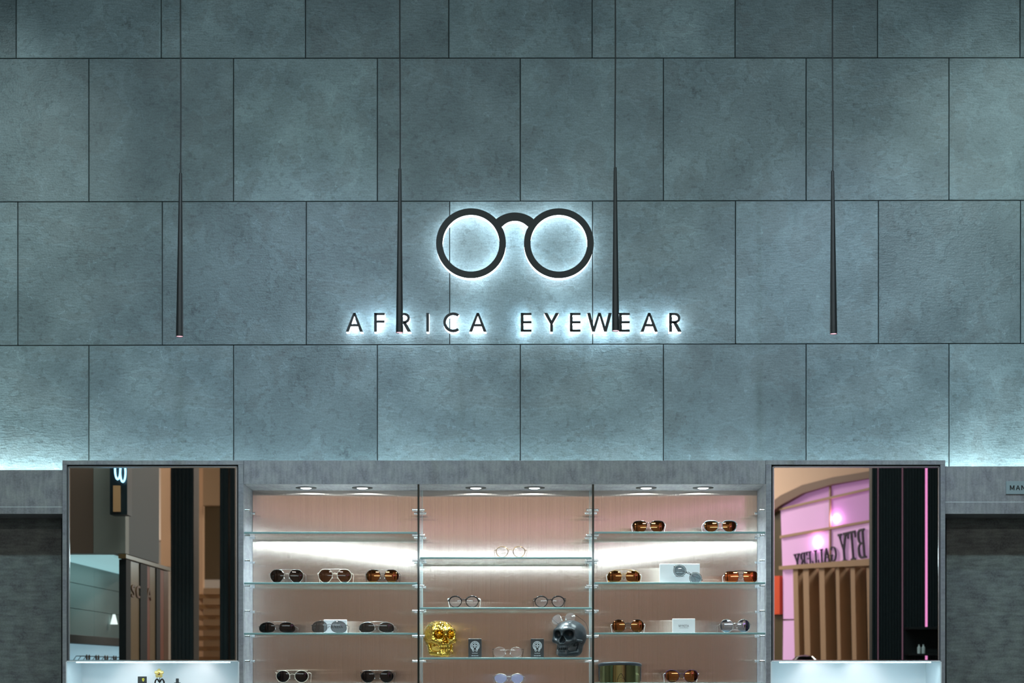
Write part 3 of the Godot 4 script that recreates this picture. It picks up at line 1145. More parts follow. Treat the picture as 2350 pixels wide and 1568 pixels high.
# plain sans letters of straight and round strokes; w, h in frame pixels, s the upright stroke, b the level one
func letter(mb: MB, ch: String, w: float, h: float, s: float, b: float, z0: float, z1: float, xf: Transform3D, ins := 0.0) -> void:
	var P := func(a: Array) -> void:
		var poly := PackedVector2Array()
		for i in range(0, a.size(), 2):
			poly.append(Vector2(a[i], a[i + 1]))
		if ins > 0.0:
			var o := Geometry2D.offset_polygon(poly, -ins, Geometry2D.JOIN_MITER)
			if o.size():
				poly = o[0]
		mb.prism(poly, z0, z1, xf)
	match ch:
		"A":
			P.call([0, 0, s * 1.08, 0, w / 2 + s * 0.42, h, w / 2 - s * 0.42, h])
			P.call([w - s * 1.08, 0, w, 0, w / 2 + s * 0.42, h, w / 2 - s * 0.42, h])
			P.call([w * 0.20, h * 0.29, w * 0.80, h * 0.29, w * 0.74, h * 0.29 + b, w * 0.26, h * 0.29 + b])
		"F":
			P.call([0, 0, s, 0, s, h, 0, h])
			P.call([0, h - b, w, h - b, w, h, 0, h])
			P.call([0, h * 0.48, w * 0.97, h * 0.48, w * 0.97, h * 0.48 + b, 0, h * 0.48 + b])
		"E":
			P.call([0, 0, s, 0, s, h, 0, h])
			P.call([0, h - b, w, h - b, w, h, 0, h])
			P.call([0, 0, w, 0, w, b, 0, b])
			P.call([0, h * 0.5 - b * 0.45, w, h * 0.5 - b * 0.45, w, h * 0.5 + b * 0.55, 0, h * 0.5 + b * 0.55])
		"I":
			P.call([0, 0, s, 0, s, h, 0, h])
		"Y":
			P.call([w / 2 - s / 2, 0, w / 2 + s / 2, 0, w / 2 + s / 2, h * 0.46, w / 2 - s / 2, h * 0.46])
			P.call([0, h, s * 1.22, h, w / 2 + s * 0.5, h * 0.46, w / 2 - s * 0.5, h * 0.43])
			P.call([w - s * 1.22, h, w, h, w / 2 + s * 0.5, h * 0.43, w / 2 - s * 0.5, h * 0.46])
		"W":
			var q := w / 4
			P.call([0, h, s * 1.15, h, q + s * 0.62, 0, q - s * 0.38, 0])
			P.call([q - s * 0.45, 0, q + s * 0.55, 0, 2 * q + s * 0.35, h, 2 * q - s * 0.45, h])
			P.call([2 * q - s * 0.35, h, 2 * q + s * 0.45, h, 3 * q + s * 0.45, 0, 3 * q - s * 0.55, 0])
			P.call([3 * q - s * 0.62, 0, 3 * q + s * 0.38, 0, w, h, w - s * 1.15, h])
		"M":
			P.call([0, 0, s, 0, s, h, 0, h])
			P.call([w - s, 0, w, 0, w, h, w - s, h])
			P.call([0, h, s * 1.1, h, w / 2 + s * 0.4, h * 0.12, w / 2 - s * 0.4, h * 0.12])
			P.call([w - s * 1.1, h, w, h, w / 2 + s * 0.4, h * 0.12, w / 2 - s * 0.4, h * 0.12])
		"N":
			P.call([0, 0, s, 0, s, h, 0, h])
			P.call([w - s, 0, w, 0, w, h, w - s, h])
			P.call([0, h, s * 1.1, h, w, 0, w - s * 1.1, 0])
		"C":
			var r := h * 0.525
			ring(mb, Vector2(r, h / 2), r - s * 0.98 + ins, r - ins, z0, z1, xf, 0.93, TAU - 0.93, 40)
		"R":
			P.call([0, 0, s, 0, s, h, 0, h])
			var r := h * 0.275
			var cx := w * 0.48
			P.call([0, h - b, cx, h - b, cx, h, 0, h])
			P.call([0, h - 2 * r, cx, h - 2 * r, cx, h - 2 * r + b, 0, h - 2 * r + b])
			ring(mb, Vector2(cx, h - r), r - s * 0.9 + ins, r - ins, z0, z1, xf, -PI / 2, PI / 2, 20)
			P.call([w - s * 1.3, 0, w, 0, w * 0.46 + s * 0.5, h - 2 * r + b * 0.6, w * 0.46 - s * 0.85, h - 2 * r + b * 0.6])


func lettering() -> void:
	var zf := ZW + SZ2
	var k := (CAM.z - zf) / F
	var row := [
		["A", 793.4, 39.6, "black halo-lit letter A that begins the wall lettering at its far left"], ["F", 858.5, 24.6, "black halo-lit letter F of the wall lettering"], ["R", 914.8, 28.8, "black halo-lit letter R partly behind the second pendant lamp"],
		["I", 978.3, 6.2, "black halo-lit letter I of the wall lettering"], ["C", 1017.3, 37.0, "black halo-lit round letter C of the wall lettering"], ["A", 1076.5, 40.2, "black halo-lit letter A right after the C"],
		["E", 1195.0, 24.7, "black halo-lit letter E that begins the second word"], ["Y", 1248.2, 35.0, "black halo-lit letter Y of the wall lettering"], ["E", 1307.6, 24.6, "black halo-lit letter E between the Y and the W"],
		["W", 1347.2, 57.0, "black halo-lit letter W of the wall lettering"], ["E", 1420.7, 24.6, "black halo-lit letter E partly behind the third pendant lamp"], ["A", 1470.0, 39.8, "black halo-lit letter A next to last in the wall lettering"], ["R", 1535.6, 28.9, "black halo-lit letter R that ends the wall lettering"],
	]
	for q in row:
		var o := px(q[1], 761.7, zf)
		var t := thing("sign_letter", q[3], "letter", Vector3(o.x, o.y, ZW), 0.0, "halo-lit letters on the tiled wall")
		var xf := Transform3D(Basis.from_scale(Vector3(k, k, 1)), Vector3.ZERO)
		var h := 43.4
		var mb := MB.new()
		letter(mb, q[0], q[2], h, 6.6, 5.4, SZ0, SZ1, xf, 0.25)
		obj("glowing_body", mb, M.signglow, t)
		mb = MB.new()
		letter(mb, q[0], q[2], h, 6.6, 5.4, SZ1, SZ2, xf)
		obj("face", mb, M.black, t)
		for y in [0.25, 0.75]:
			omni(t, Vector3(q[2] * k * 0.5, h * k * y, 0.024), 0.0018, Color(0.92, 0.97, 1.0), 0.008)


func pendants() -> void:
	var z := 0.45
	var k := (CAM.z - z) / F
	var spec := [[414.5, 412.3, 398.0, 773.0, "first pendant lamp from the left, a slim black tapered tube on a cord"], [917.8, 917.0, 388.0, 764.0, "slim black pendant lamp hanging in front of the letter R"], [1411.8, 1412.8, 385.0, 760.0, "slim black pendant lamp hanging in front of the W and E"], [1910.8, 1912.8, 393.0, 767.0, "last pendant lamp on the right, a slim black tapered tube"]]
	for s in spec:
		var tip := px(s[1], s[3], z)
		var top := px(s[0], s[2], z)
		var t := thing("pendant_lamp", s[4], "pendant lamp", tip, 0.0, "tapered pendant lamps in a row")
		var d := top - tip
		var xf := Transform3D(Basis(Quaternion(Vector3.UP, d.normalized())), Vector3.ZERO)
		var l := d.length()
		var r0 := 8.4 * k
		var r1 := 3.4 * k
		var mb := MB.new()
		mb.lathe([Vector2(r0 - 0.0012, 0.004), Vector2(r0 - 0.0012, 0.0004), Vector2(r0, 0.0), Vector2(r0, 0.026), Vector2(r0 - 0.0004, 0.0263), Vector2(r0 - 0.0004, 0.0272), Vector2(r0 - 0.0002, 0.0275), Vector2(r1, l), Vector2(r1 * 0.7, l + 0.002), Vector2(0.0, l + 0.002)], 28, xf)
		obj("tube", mb, M.pendant, t)
		mb = MB.new()
		mb.lathe([Vector2(0.0, 0.002), Vector2(r0 - 0.0014, 0.002), Vector2(r0 - 0.0014, 0.005), Vector2(0.0, 0.005)], 24, xf)
		obj("glowing_diffuser", mb, M.tipglow, t)
		var pts := []
		var hh := CEIL - top.y
		for i in 15:
			var f := i / 14.0
			pts.append(d + Vector3(0.0012 * sin(f * 11.0 + s[0]) * (1.0 - f), f * hh, 0))
		mb = MB.new()
		mb.tube(pts, [0.0027], 8)
		obj("cord", mb, M.black, t)
		mb = MB.new()
		mb.lathe([Vector2(0.0, -0.025), Vector2(0.045, -0.025), Vector2(0.05, -0.02), Vector2(0.05, 0.0)], 24, Transform3D(Basis(), d + Vector3(0, hh, 0)))
		obj("ceiling_cup", mb, M.pendant, t)
		spot(t, Vector3(0, -0.004, 0), Vector3(0, -1, 0), 0.5, 24.0, 0.5, Color(1.0, 0.86, 0.82), 0.012)


# ---------------------------------------------------------------- eyewear
func outline(shape: String, hw: float, hh: float, side: float, n := 40) -> Array:
	var out := []
	if shape == "hex":
		var p := [Vector2(1.0, 0.36), Vector2(0.50, 1.0), Vector2(-0.58, 1.0), Vector2(-1.0, 0.40), Vector2(-0.96, -0.20), Vector2(-0.42, -1.0), Vector2(0.42, -1.0), Vector2(0.94, -0.34)]
		for it in 2:
			var q := []
			for i in p.size():
				var a: Vector2 = p[i]
				var b: Vector2 = p[(i + 1) % p.size()]
				q.append(a.lerp(b, 0.2))
				q.append(a.lerp(b, 0.8))
			p = q
		for v in p:
			out.append(Vector2(v.x * hw * 1.03, v.y * hh * 1.02))
	else:
		for i in n:
			var a := TAU * i / n
			var c := cos(a)
			var s := sin(a)
			var x := c
			var y := s
			match shape:
				"panto":
					x = c * (1.0 + 0.09 * s)
				"aviator":
					var r := pow(pow(absf(c), 2.5) + pow(absf(s), 2.5), -1.0 / 2.5)
					x = c * r + (-0.16 * s if c > 0 or s < 0 else 0.04)
					y = s * r * (1.0 if s < 0 else 0.92)
					if c < 0 and s < 0:
						x += 0.16 * s * c * -1.1
				"square":
					var r := pow(pow(absf(c), 3.6) + pow(absf(s), 3.6), -1.0 / 3.6)
					x = c * r * (1.0 + 0.05 * s)
					y = s * r
				"brow":
					var e := 3.0 if s > 0 else 2.1
					var r := pow(pow(absf(c), e) + pow(absf(s), e), -1.0 / e)
					x = c * r * (1.0 + 0.06 * s)
					y = s * r
				"cat":
					x = c * (1.0 + 0.05 * s)
					y = s + 0.22 * maxf(0.0, c) * maxf(0.0, s)
			out.append(Vector2(x * hw, y * hh))
	if side < 0:
		var q := []
		for v in out:
			q.append(Vector2(-v.x, v.y))
		q.reverse()
		out = q
	return out


func lens_mesh(pts: Array, c: Vector3, dome: float, th: float, scale := 1.0) -> MB:
	var mb := MB.new()
	var n := pts.size()
	var rings := 5
	for side in 2:
		var base := mb.v.size()
		var dz := 0.0 if side == 0 else -th
		for j in rings + 1:
			var f := float(j) / rings
			for i in n:
				var p: Vector2 = pts[i] * f * scale
				var nn := Vector3(p.x, p.y, 0) * (2.0 * dome / maxf(0.0001, 0.0004)) * 0.5
				nn.z = 1.0
				nn = nn.normalized() * (1.0 if side == 0 else -1.0)
				mb.vert(c + Vector3(p.x, p.y, dz + dome * (1.0 - f * f)), nn)
		for j in rings:
			for i in n:
				var k := (i + 1) % n
				var a := base + j * n + i
				var b := base + j * n + k
				var d := base + (j + 1) * n + i
				var e := base + (j + 1) * n + k
				if side == 0:
					mb.tri(a, d, e)
					if j > 0:
						mb.tri(a, e, b)
				else:
					mb.tri(a, e, d)
					if j > 0:
						mb.tri(a, b, e)
	for i in n:
		var a: Vector2 = pts[i] * scale
		var b: Vector2 = pts[(i + 1) % n] * scale
		mb.quad(c + Vector3(a.x, a.y, -th), c + Vector3(b.x, b.y, -th), c + Vector3(b.x, b.y, 0), c + Vector3(a.x, a.y, 0))
	return mb


func spline(p: Array, per := 6) -> Array:
	var out := []
	for i in p.size() - 1:
		var a: Vector3 = p[maxi(i - 1, 0)]
		var b: Vector3 = p[i]
		var c: Vector3 = p[i + 1]
		var d: Vector3 = p[mini(i + 2, p.size() - 1)]
		for k in per:
			out.append(b.cubic_interpolate(c, a, d, float(k) / per))
	out.append(p[-1])
	return out


# one pair of glasses; local origin under the middle of the front, on the shelf
func glasses(s: Dictionary) -> Node3D:
	var k := 0.001832
	var t := thing("eyewear_pair" if s.get("clear", false) else "sunglasses", s.label, "glasses" if s.get("clear", false) else "sunglasses", Vector3.ZERO, 0.0, "eyewear set out on the glass shelves")
	var hw: float = s.hw * k
	var hh: float = s.hh * k
	var r: float = s.get("r", 0.0009)
	var flat: float = s.get("flat", 1.0)
	var half: float = (s.x1 - s.x0) / 2.0 * k
	var cy := hh + r * flat
	var fm: Material = M[s.frame]
	var lm: Material = M[s.lens]
	var tm: Material = M[s.get("temple", s.frame)]
	var wrap: float = s.get("wrap", 0.10)
	for side in [-1.0, 1.0]:
		var pts := outline(s.shape, hw, hh, side)
		var c := Vector3(side * half, cy, 0)
		var b := Basis(Vector3.UP, side * wrap)
		var p3 := []
		for p in pts:
			p3.append(c + b * Vector3(p.x, p.y, 0))
		var lens_ := lens_mesh(pts, Vector3.ZERO, 0.0022, 0.0012, 0.985)
		var xf := Transform3D(b, c)
		for i in lens_.v.size():
			lens_.v[i] = xf * lens_.v[i]
			lens_.n[i] = b * lens_.n[i]
		obj("lens", lens_, lm, t)
		var rim: Node = t
		if not s.get("rimless", false):
			var mb := MB.new()
			mb.tube(p3, [r], 8, true, flat, Vector3.ZERO if flat == 1.0 else Vector3.UP)
			if s.get("brow", 0.0) > 0.0:      # heavy upper half
				var up := []
				for p in p3:
					if p.y > cy + hh * 0.05:
						up.append(p)
				up.sort_custom(func(u, w): return u.x < w.x)
				if s.get("wing", 0.0) > 0.0:
					var e: Vector3 = up[-1 if side > 0 else 0] + Vector3(side * s.wing, 0.25 * s.wing, -0.001)
					if side > 0:
						up.append(e)
					else:
						up.push_front(e)
				mb.tube(up, [s.brow], 8)
			rim = obj("rim", mb, fm, t)
			if s.has("inner"):
				mb = MB.new()
				var q3 := []
				for p in pts:
					q3.append(c + b * Vector3(p.x * 0.93, p.y * 0.93, 0.0012))
				mb.tube(q3, [r * 0.62], 8, true)
				obj("inner_rim", mb, M[s.inner], t)
		# temple: from the hinge back, then down to the shelf behind the ear bend
		var x := half + hw
		var hy: float = cy + hh * s.get("hinge", 0.42)
		var out_: float = s.get("splay", 0.005)
		var zb := -sin(wrap) * hw
		var path := spline([Vector3(side * (x - 0.001), hy, zb), Vector3(side * (x + 0.0032), hy, zb - 0.003), Vector3(side * (x + out_), hy - 0.001, zb - 0.02), Vector3(side * (x + out_ + 0.001), hy - 0.004, zb - 0.08), Vector3(side * (x + out_ - 0.001), hy * 0.62, zb - 0.108), Vector3(side * (x + out_ - 0.004), 0.0016, zb - 0.132)], 6)
		if s.get("folded", false):
			path = spline([Vector3(side * (x - 0.001), hy, 0), Vector3(side * (x + 0.002), hy, -0.004), Vector3(side * (x - 0.004), hy, -0.008 - 0.002 * side), Vector3(-side * half * 0.5, hy - 0.002, -0.011 - 0.002 * side), Vector3(-side * half * 1.1, hy - 0.014, -0.011 - 0.002 * side)], 6)
		var mb := MB.new()
		var tr: float = s.get("tr", 0.0010)
		mb.tube(path, [tr, tr, tr, tr, tr, tr, tr, tr, tr * 0.95, tr * 0.9], 8, false, s.get("tflat", 1.3), Vector3.UP)
		obj("temple", mb, tm, t)
		if s.get("pads", true):
			mb = MB.new()
			var pc := c + Vector3(-side * (hw - 0.0005), -hh * 0.22, -0.005)
			mb.ball(pc, Vector3(0.0014, 0.0045, 0.0028), 10, 6, Basis(Vector3.FORWARD, side * 0.32))
			mb.tube([c + Vector3(-side * hw * 0.97, hh * 0.1, 0), c + Vector3(-side * hw * 0.93, 0.0, -0.005), pc], [0.0004], 6)
			obj("nose_pad", mb, M.pad, rim)
	# bridge
	var g := half - hw
	var by: float = cy + hh * s.get("bridge", 0.30)
	var mb := MB.new()
	var br: float = s.get("br", r)
	mb.tube(spline([Vector3(-g - 0.0006, by - 0.0012, 0), Vector3(-g * 0.5, by + g * 0.28, 0.0008), Vector3(g * 0.5, by + g * 0.28, 0.0008), Vector3(g + 0.0006, by - 0.0012, 0)], 5), [br], 8)
	obj("bridge", mb, fm, t)
	if s.get("bar", 0.0) > 0.0:
		mb = MB.new()
		var ty := cy + hh * 1.02
		var bx: float = half + hw * s.get("barx", 0.45)
		mb.tube(spline([Vector3(-bx, ty - hh * 0.03, -0.001), Vector3(-half * 0.5, ty + s.get("barh", 0.0008), 0.0), Vector3(half * 0.5, ty + s.get("barh", 0.0008), 0.0), Vector3(bx, ty - hh * 0.03, -0.001)], 5), [s.bar], 8)
		obj("brow_bar", mb, M[s.get("barm", s.frame)], t)
	if s.has("pins"):
		for side in [-1.0, 1.0]:
			mb = MB.new()
			mb.ball(Vector3(side * (half + hw + 0.001), cy + hh * 0.55, 0.0016), Vector3(0.0012, 0.0006, 0.0006), 8, 5)
			obj("rivet", mb, M.chrome, t)
	var shelf := px(0, s.y, -0.004).y
	t.position = Vector3(((s.x0 + s.x1) / 2.0 - VX) * k, shelf + 0.0004, s.get("z", -0.05))
	t.rotation = Vector3(s.get("pitch", 0.0), s.get("yaw", 0.0), s.get("roll", 0.0))
	if s.has("lift"):
		t.position.y += s.lift
	return t


func eyewear() -> void:
	var a := 1337.0
	# left bay
	glasses({"label": "silver double-bar sunglasses with dark brown faceted lenses, first on their shelf from the left", "x0": 636.0, "x1": 679.6, "hw": 16.0, "hh": 14.8, "y": a, "shape": "hex", "frame": "silver", "lens": "lens_brown", "bar": 0.0008, "yaw": 0.06})
	glasses({"label": "ivory framed double-bar sunglasses with brown faceted lenses in the middle of their shelf", "x0": 747.0, "x1": 790.2, "hw": 16.0, "hh": 15.0, "y": a, "shape": "hex", "frame": "ivory", "r": 0.0013, "lens": "lens_amber", "bar": 0.0012, "yaw": 0.06})
	glasses({"label": "black wire sunglasses with brown mirrored faceted lenses, nearest the left glass divider", "x0": 856.4, "x1": 898.8, "hw": 16.0, "hh": 14.6, "y": a, "shape": "hex", "frame": "gunmetal", "lens": "lens_gold", "bar": 0.0007, "barm": "silver", "yaw": 0.06})
	a = 1452.8
	glasses({"label": "black aviator sunglasses with thin silver bar, left of the white card", "x0": 613.5, "x1": 658.5, "hw": 18.0, "hh": 12.4, "y": a, "shape": "aviator", "frame": "gunmetal", "lens": "lens_black", "bar": 0.0006, "barm": "silver", "barx": 0.2, "yaw": 0.05, "hinge": 0.1})
	glasses({"label": "pale smoky aviator sunglasses standing before the white card with dark print", "x0": 734.5, "x1": 777.8, "hw": 17.4, "hh": 13.9, "y": a, "shape": "aviator", "frame": "gunmetal", "lens": "lens_grey", "bar": 0.0005, "barm": "silver", "barx": 0.0, "yaw": 0.05, "z": -0.04, "hinge": 0.25})
	glasses({"label": "silver aviator sunglasses with grey graded lenses, right of the white card", "x0": 842.4, "x1": 886.6, "hw": 18.0, "hh": 12.4, "y": a, "shape": "aviator", "frame": "silver", "r": 0.0011, "lens": "lens_smoke", "bar": 0.0007, "barx": 0.2, "yaw": 0.05, "hinge": 0.1})
	a = 1568.0
	glasses({"label": "white framed sunglasses with black round lenses and flat top bar, on the lowest left shelf", "x0": 649.5, "x1": 691.9, "hw": 15.4, "hh": 13.6, "y": a, "shape": "panto", "frame": "ivory", "r": 0.0013, "lens": "lens_black", "bar": 0.0011, "barx": 0.9, "yaw": 0.06, "hinge": 0.65})
	glasses({"label": "black framed sunglasses with black round lenses and flat top bar, on the lowest left shelf", "x0": 844.3, "x1": 887.4, "hw": 15.4, "hh": 13.6, "y": a, "shape": "panto", "frame": "gunmetal", "lens": "lens_black", "bar": 0.0007, "barm": "silver", "barx": 0.9, "yaw": 0.06, "hinge": 0.65})
	# centre bay
	a = 1278.8
	glasses({"label": "thin gold and tortoise wire glasses with clear round lenses, alone on the top centre shelf", "x0": 1152.3, "x1": 1191.2, "hw": 14.0, "hh": 12.6, "y": a, "shape": "panto", "frame": "goldwire", "inner": "tortoise", "lens": "lens_clear", "clear": true, "splay": 0.007, "hinge": 0.35})
	a = 1394.3
	glasses({"label": "black acetate glasses with clear lenses on the left of the upper centre shelf", "x0": 1045.0, "x1": 1083.5, "hw": 14.2, "hh": 12.6, "y": a, "shape": "panto", "frame": "acetate", "r": 0.0018, "lens": "lens_clear", "clear": true, "brow": 0.0028, "wing": 0.006, "br": 0.0019, "pins": true, "pads": false, "temple": "whiteframe", "tr": 0.0011, "tflat": 2.2, "splay": 0.007, "hinge": 0.55})
	glasses({"label": "black acetate glasses with clear lenses on the right of the upper centre shelf", "x0": 1242.3, "x1": 1280.8, "hw": 14.2, "hh": 12.6, "y": a, "shape": "panto", "frame": "acetate", "r": 0.0018, "lens": "lens_clear", "clear": true, "brow": 0.0028, "wing": 0.006, "br": 0.0019, "pins": true, "pads": false, "temple": "acetate", "tr": 0.0011, "tflat": 2.2, "splay": 0.007, "hinge": 0.55})
	a = 1509.6
	glasses({"label": "silver wire glasses with clear lenses between the two black cards", "x0": 1146.6, "x1": 1184.5, "hw": 13.6, "hh": 11.8, "y": a, "shape": "panto", "frame": "silver", "r": 0.0007, "lens": "lens_clear", "clear": true, "hinge": 0.62, "splay": 0.006, "temple": "gunmetal"})
	glasses({"label": "shiny silver glasses with pale blue lenses, lowest in the centre bay", "x0": 1149.0, "x1": 1187.2, "hw": 14.6, "hh": 11.0, "y": 1570.0, "shape": "panto", "frame": "silver", "r": 0.0012, "lens": "lens_blue", "clear": true, "hinge": 0.45, "lift": 0.0, "z": -0.05})
	# right bay
	a = 1220.5
	glasses({"label": "black browline sunglasses with copper mirrored lenses on the top right shelf", "x0": 1468.3, "x1": 1508.6, "hw": 15.6, "hh": 12.9, "y": a, "shape": "brow", "frame": "acetate", "lens": "lens_gold", "brow": 0.0019, "wing": 0.003, "br": 0.0016, "temple": "whiteframe", "yaw": -0.08, "hinge": 0.5, "bridge": 0.55})  # white temples put in the shine of lit metal
	glasses({"label": "grey browline sunglasses with brown mirrored lenses on the top right shelf", "x0": 1632.0, "x1": 1673.5, "hw": 16.0, "hh": 13.0, "y": a, "shape": "brow", "frame": "greyframe", "r": 0.0015, "lens": "lens_gold", "brow": 0.0019, "wing": 0.003, "br": 0.0017, "temple": "whiteframe", "yaw": -0.08, "hinge": 0.5, "bridge": 0.55})  # temples coloured white for metal gleaming in the light
	a = 1336.6
	glasses({"label": "gold aviator sunglasses with copper mirrored lenses, left of the large white card", "x0": 1410.5, "x1": 1452.5, "hw": 16.4, "hh": 14.2, "y": a, "shape": "aviator", "frame": "goldwire", "r": 0.0010, "lens": "lens_gold", "bar": 0.0008, "barx": 0.1, "temple": "whiteframe", "yaw": -0.08, "hinge": 0.25})
	glasses({"label": "black round sunglasses with white inner rims tilted before the large white card", "x0": 1550.5, "x1": 1591.0, "hw": 14.2, "hh": 13.6, "y": a, "shape": "panto", "frame": "acetate", "r": 0.0013, "inner": "whiteframe", "folded": true, "lens": "lens_mist", "wing": 0.003, "roll": -0.452, "z": -0.035, "lift": 0.0094, "pads": false, "br": 0.0012, "brow": 0.0014, "temple": "acetate", "hinge": 0.3})
	glasses({"label": "square clip-on sunglasses with orange mirrored lenses beside the right cheek of the niche", "x0": 1679.0, "x1": 1721.5, "hw": 15.8, "hh": 13.0, "y": a, "shape": "square", "frame": "gunmetal", "lens": "lens_orange", "bar": 0.0011, "barx": -0.3, "barh": 0.0012, "temple": "whiteframe", "yaw": -0.10, "hinge": 0.3})
	a = 1452.2
	glasses({"label": "round black wire sunglasses with copper mirrored lenses, left of the small white card", "x0": 1420.0, "x1": 1462.5, "hw": 15.0, "hh": 14.9, "y": a, "shape": "round", "frame": "gunmetal", "lens": "lens_gold", "br": 0.0012, "temple": "whiteframe", "yaw": -0.07, "hinge": 0.25})
	glasses({"label": "round silver sunglasses with pale blue mirrored lenses, right of the small white card", "x0": 1667.5, "x1": 1706.6, "hw": 14.8, "hh": 15.0, "y": a, "shape": "round", "frame": "silver", "r": 0.0011, "lens": "lens_silver", "br": 0.0013, "temple": "silver", "yaw": -0.07, "hinge": 0.2})
	glasses({"label": "purple cat-eye sunglasses with copper mirrored lenses on the lowest right shelf", "x0": 1543.0, "x1": 1585.5, "hw": 15.8, "hh": 14.0, "y": 1567.5, "shape": "cat", "frame": "purple", "r": 0.0010, "lens": "lens_gold", "brow": 0.0020, "wing": 0.004, "br": 0.0014, "temple": "whiteframe", "yaw": -0.07, "hinge": 0.45})


func cards() -> void:
	var zc := -0.085
	var k := (CAM.z - zc) / F
	# white cards
	for s in [[743.2, 1421.5, 795.8, 1452.8, "PRADA", "white display card with dark capitals standing behind the pale aviators", 0.17, 0.68, "Droid Serif", 1438.5], [1514.0, 1291.8, 1606.0, 1336.6, "MYKITA", "large white display card behind the tilted black sunglasses", 0.135, 0.27, "Droid Sans", 1312.5], [1543.5, 1419.2, 1595.2, 1452.2, "MYKITA", "small white display card with grey capitals on the middle right shelf", 0.155, 0.45, "Droid Sans", 1436.0]]:
		var y := px(0, s[3], -0.004).y
		var w: float = (s[2] - s[0]) * k
		var h: float = (s[3] - s[1]) * k
		var t := thing("display_card", s[5], "card", Vector3(((s[0] + s[2]) / 2 - VX) * k, y + 0.0003, zc), 0.0, "white display cards on the glass shelves")
		obj("card_body", boxm(Vector3(-w / 2, 0, -0.012), Vector3(w / 2, h, 0), 0.0012), M.card, t)
		var th: float = h * s[6]
		words("lettering", s[4], th, 0.0005, M.ink, t, Vector3(0, h * (s[3] - s[9]) / (s[3] - s[1]), 0.0004), Basis(), s[8], w * s[7])
		if s[4] == "MYKITA":
			obj("printed_line", boxm(Vector3(-w * s[7] * 0.44, h * 0.335, -0.0002), Vector3(w * s[7] * 0.44, h * 0.352, 0.0004)), M.ink, t)
	# black cards with the horseshoe emblem
	for s in [[1074.8, 1105.0, "black card with a silver horseshoe emblem beside the gold skull"], [1218.2, 1248.0, "black card with a silver horseshoe emblem beside the dark skull"]]:
		var y := px(0, 1509.6, -0.004).y
		var w: float = (s[1] - s[0]) * k
		var h := 43.6 * k
		var t := thing("emblem_card", s[2], "card", Vector3(((s[0] + s[1]) / 2 - VX) * k, y + 0.0003, zc), 0.0, "black emblem cards on the skull shelf")
		obj("card_body", boxm(Vector3(-w / 2, 0, -0.014), Vector3(w / 2, h, 0), 0.001), M.blackcard, t)
		var c := Vector2(0, h * 0.625)
		var u := w * 0.36
		var id := Transform3D()
		var mb := MB.new()
		ring(mb, c, u * 0.50, u * 1.0, -0.0002, 0.0005, id, -PI / 2 + 0.42, TAU - PI / 2 - 0.42, 48)
		for sgn in [-1.0, 1.0]:
			ring(mb, c + Vector2(sgn * u * 0.34, -u * 0.98), u * 0.12, u * 0.24, -0.0002, 0.0005, id, 0.0, TAU, 16)
		for i in 4:
			var b := Transform3D(Basis(Vector3.BACK, i * PI / 2), Vector3(c.x, c.y, 0))
			mb.prism(PackedVector2Array([Vector2(-0.05 * u, 0.04 * u), Vector2(0.05 * u, 0.04 * u), Vector2(0.15 * u, 0.36 * u), Vector2(0, 0.43 * u), Vector2(-0.15 * u, 0.36 * u)]), -0.0002, 0.0005, b)
		var em := obj("emblem", mb, M.silverink, t)
		var txt := "CHROMEHEARTS"
		for i in txt.length():
			var an := lerpf(PI + 0.86, -0.86, (i + 0.5) / txt.length())
			var b := Basis(Vector3.BACK, an - PI / 2)
			words("emblem_letter", txt[i], u * 0.30, 0.0004, M.blackcard, em, Vector3(c.x + cos(an) * u * 0.75, c.y + sin(an) * u * 0.75, 0.0006), b, "Droid Serif", 0.0, true)
		words("lettering", "EYEWEAR", u * 0.16, 0.0004, M.silverink, t, Vector3(0, h * 0.235, 0.0004), Basis(), "Droid Sans", w * 0.42, true)
		for q in [[-0.26, -0.10], [-0.07, 0.06], [0.09, 0.26]]:      # a line of print too small to read
			obj("printed_line", boxm(Vector3(w * q[0], h * 0.095, -0.0002), Vector3(w * q[1], h * 0.118, 0.0004)), M.silverink, t)


# ---------------------------------------------------------------- skulls
func ell(p: Vector3, c: Vector3, r: Vector3) -> float:
	var q := (p - c) / r
	var k0 := q.length()
	var k1 := (q / r).length()
	return k0 * (k0 - 1.0) / maxf(k1, 1e-6)


func cap(p: Vector3, a: Vector3, b: Vector3, ra: float, rb: float) -> float:
	var ab := b - a
	var t := clampf((p - a).dot(ab) / ab.length_squared(), 0.0, 1.0)
	return (p - a - ab * t).length() - lerpf(ra, rb, t)


func smin(a: float, b: float, k: float) -> float:
	var h := maxf(k - absf(a - b), 0.0) / k
	return minf(a, b) - h * h * k * 0.25


func smax(a: float, b: float, k: float) -> float:
	return -smin(-a, -b, k)


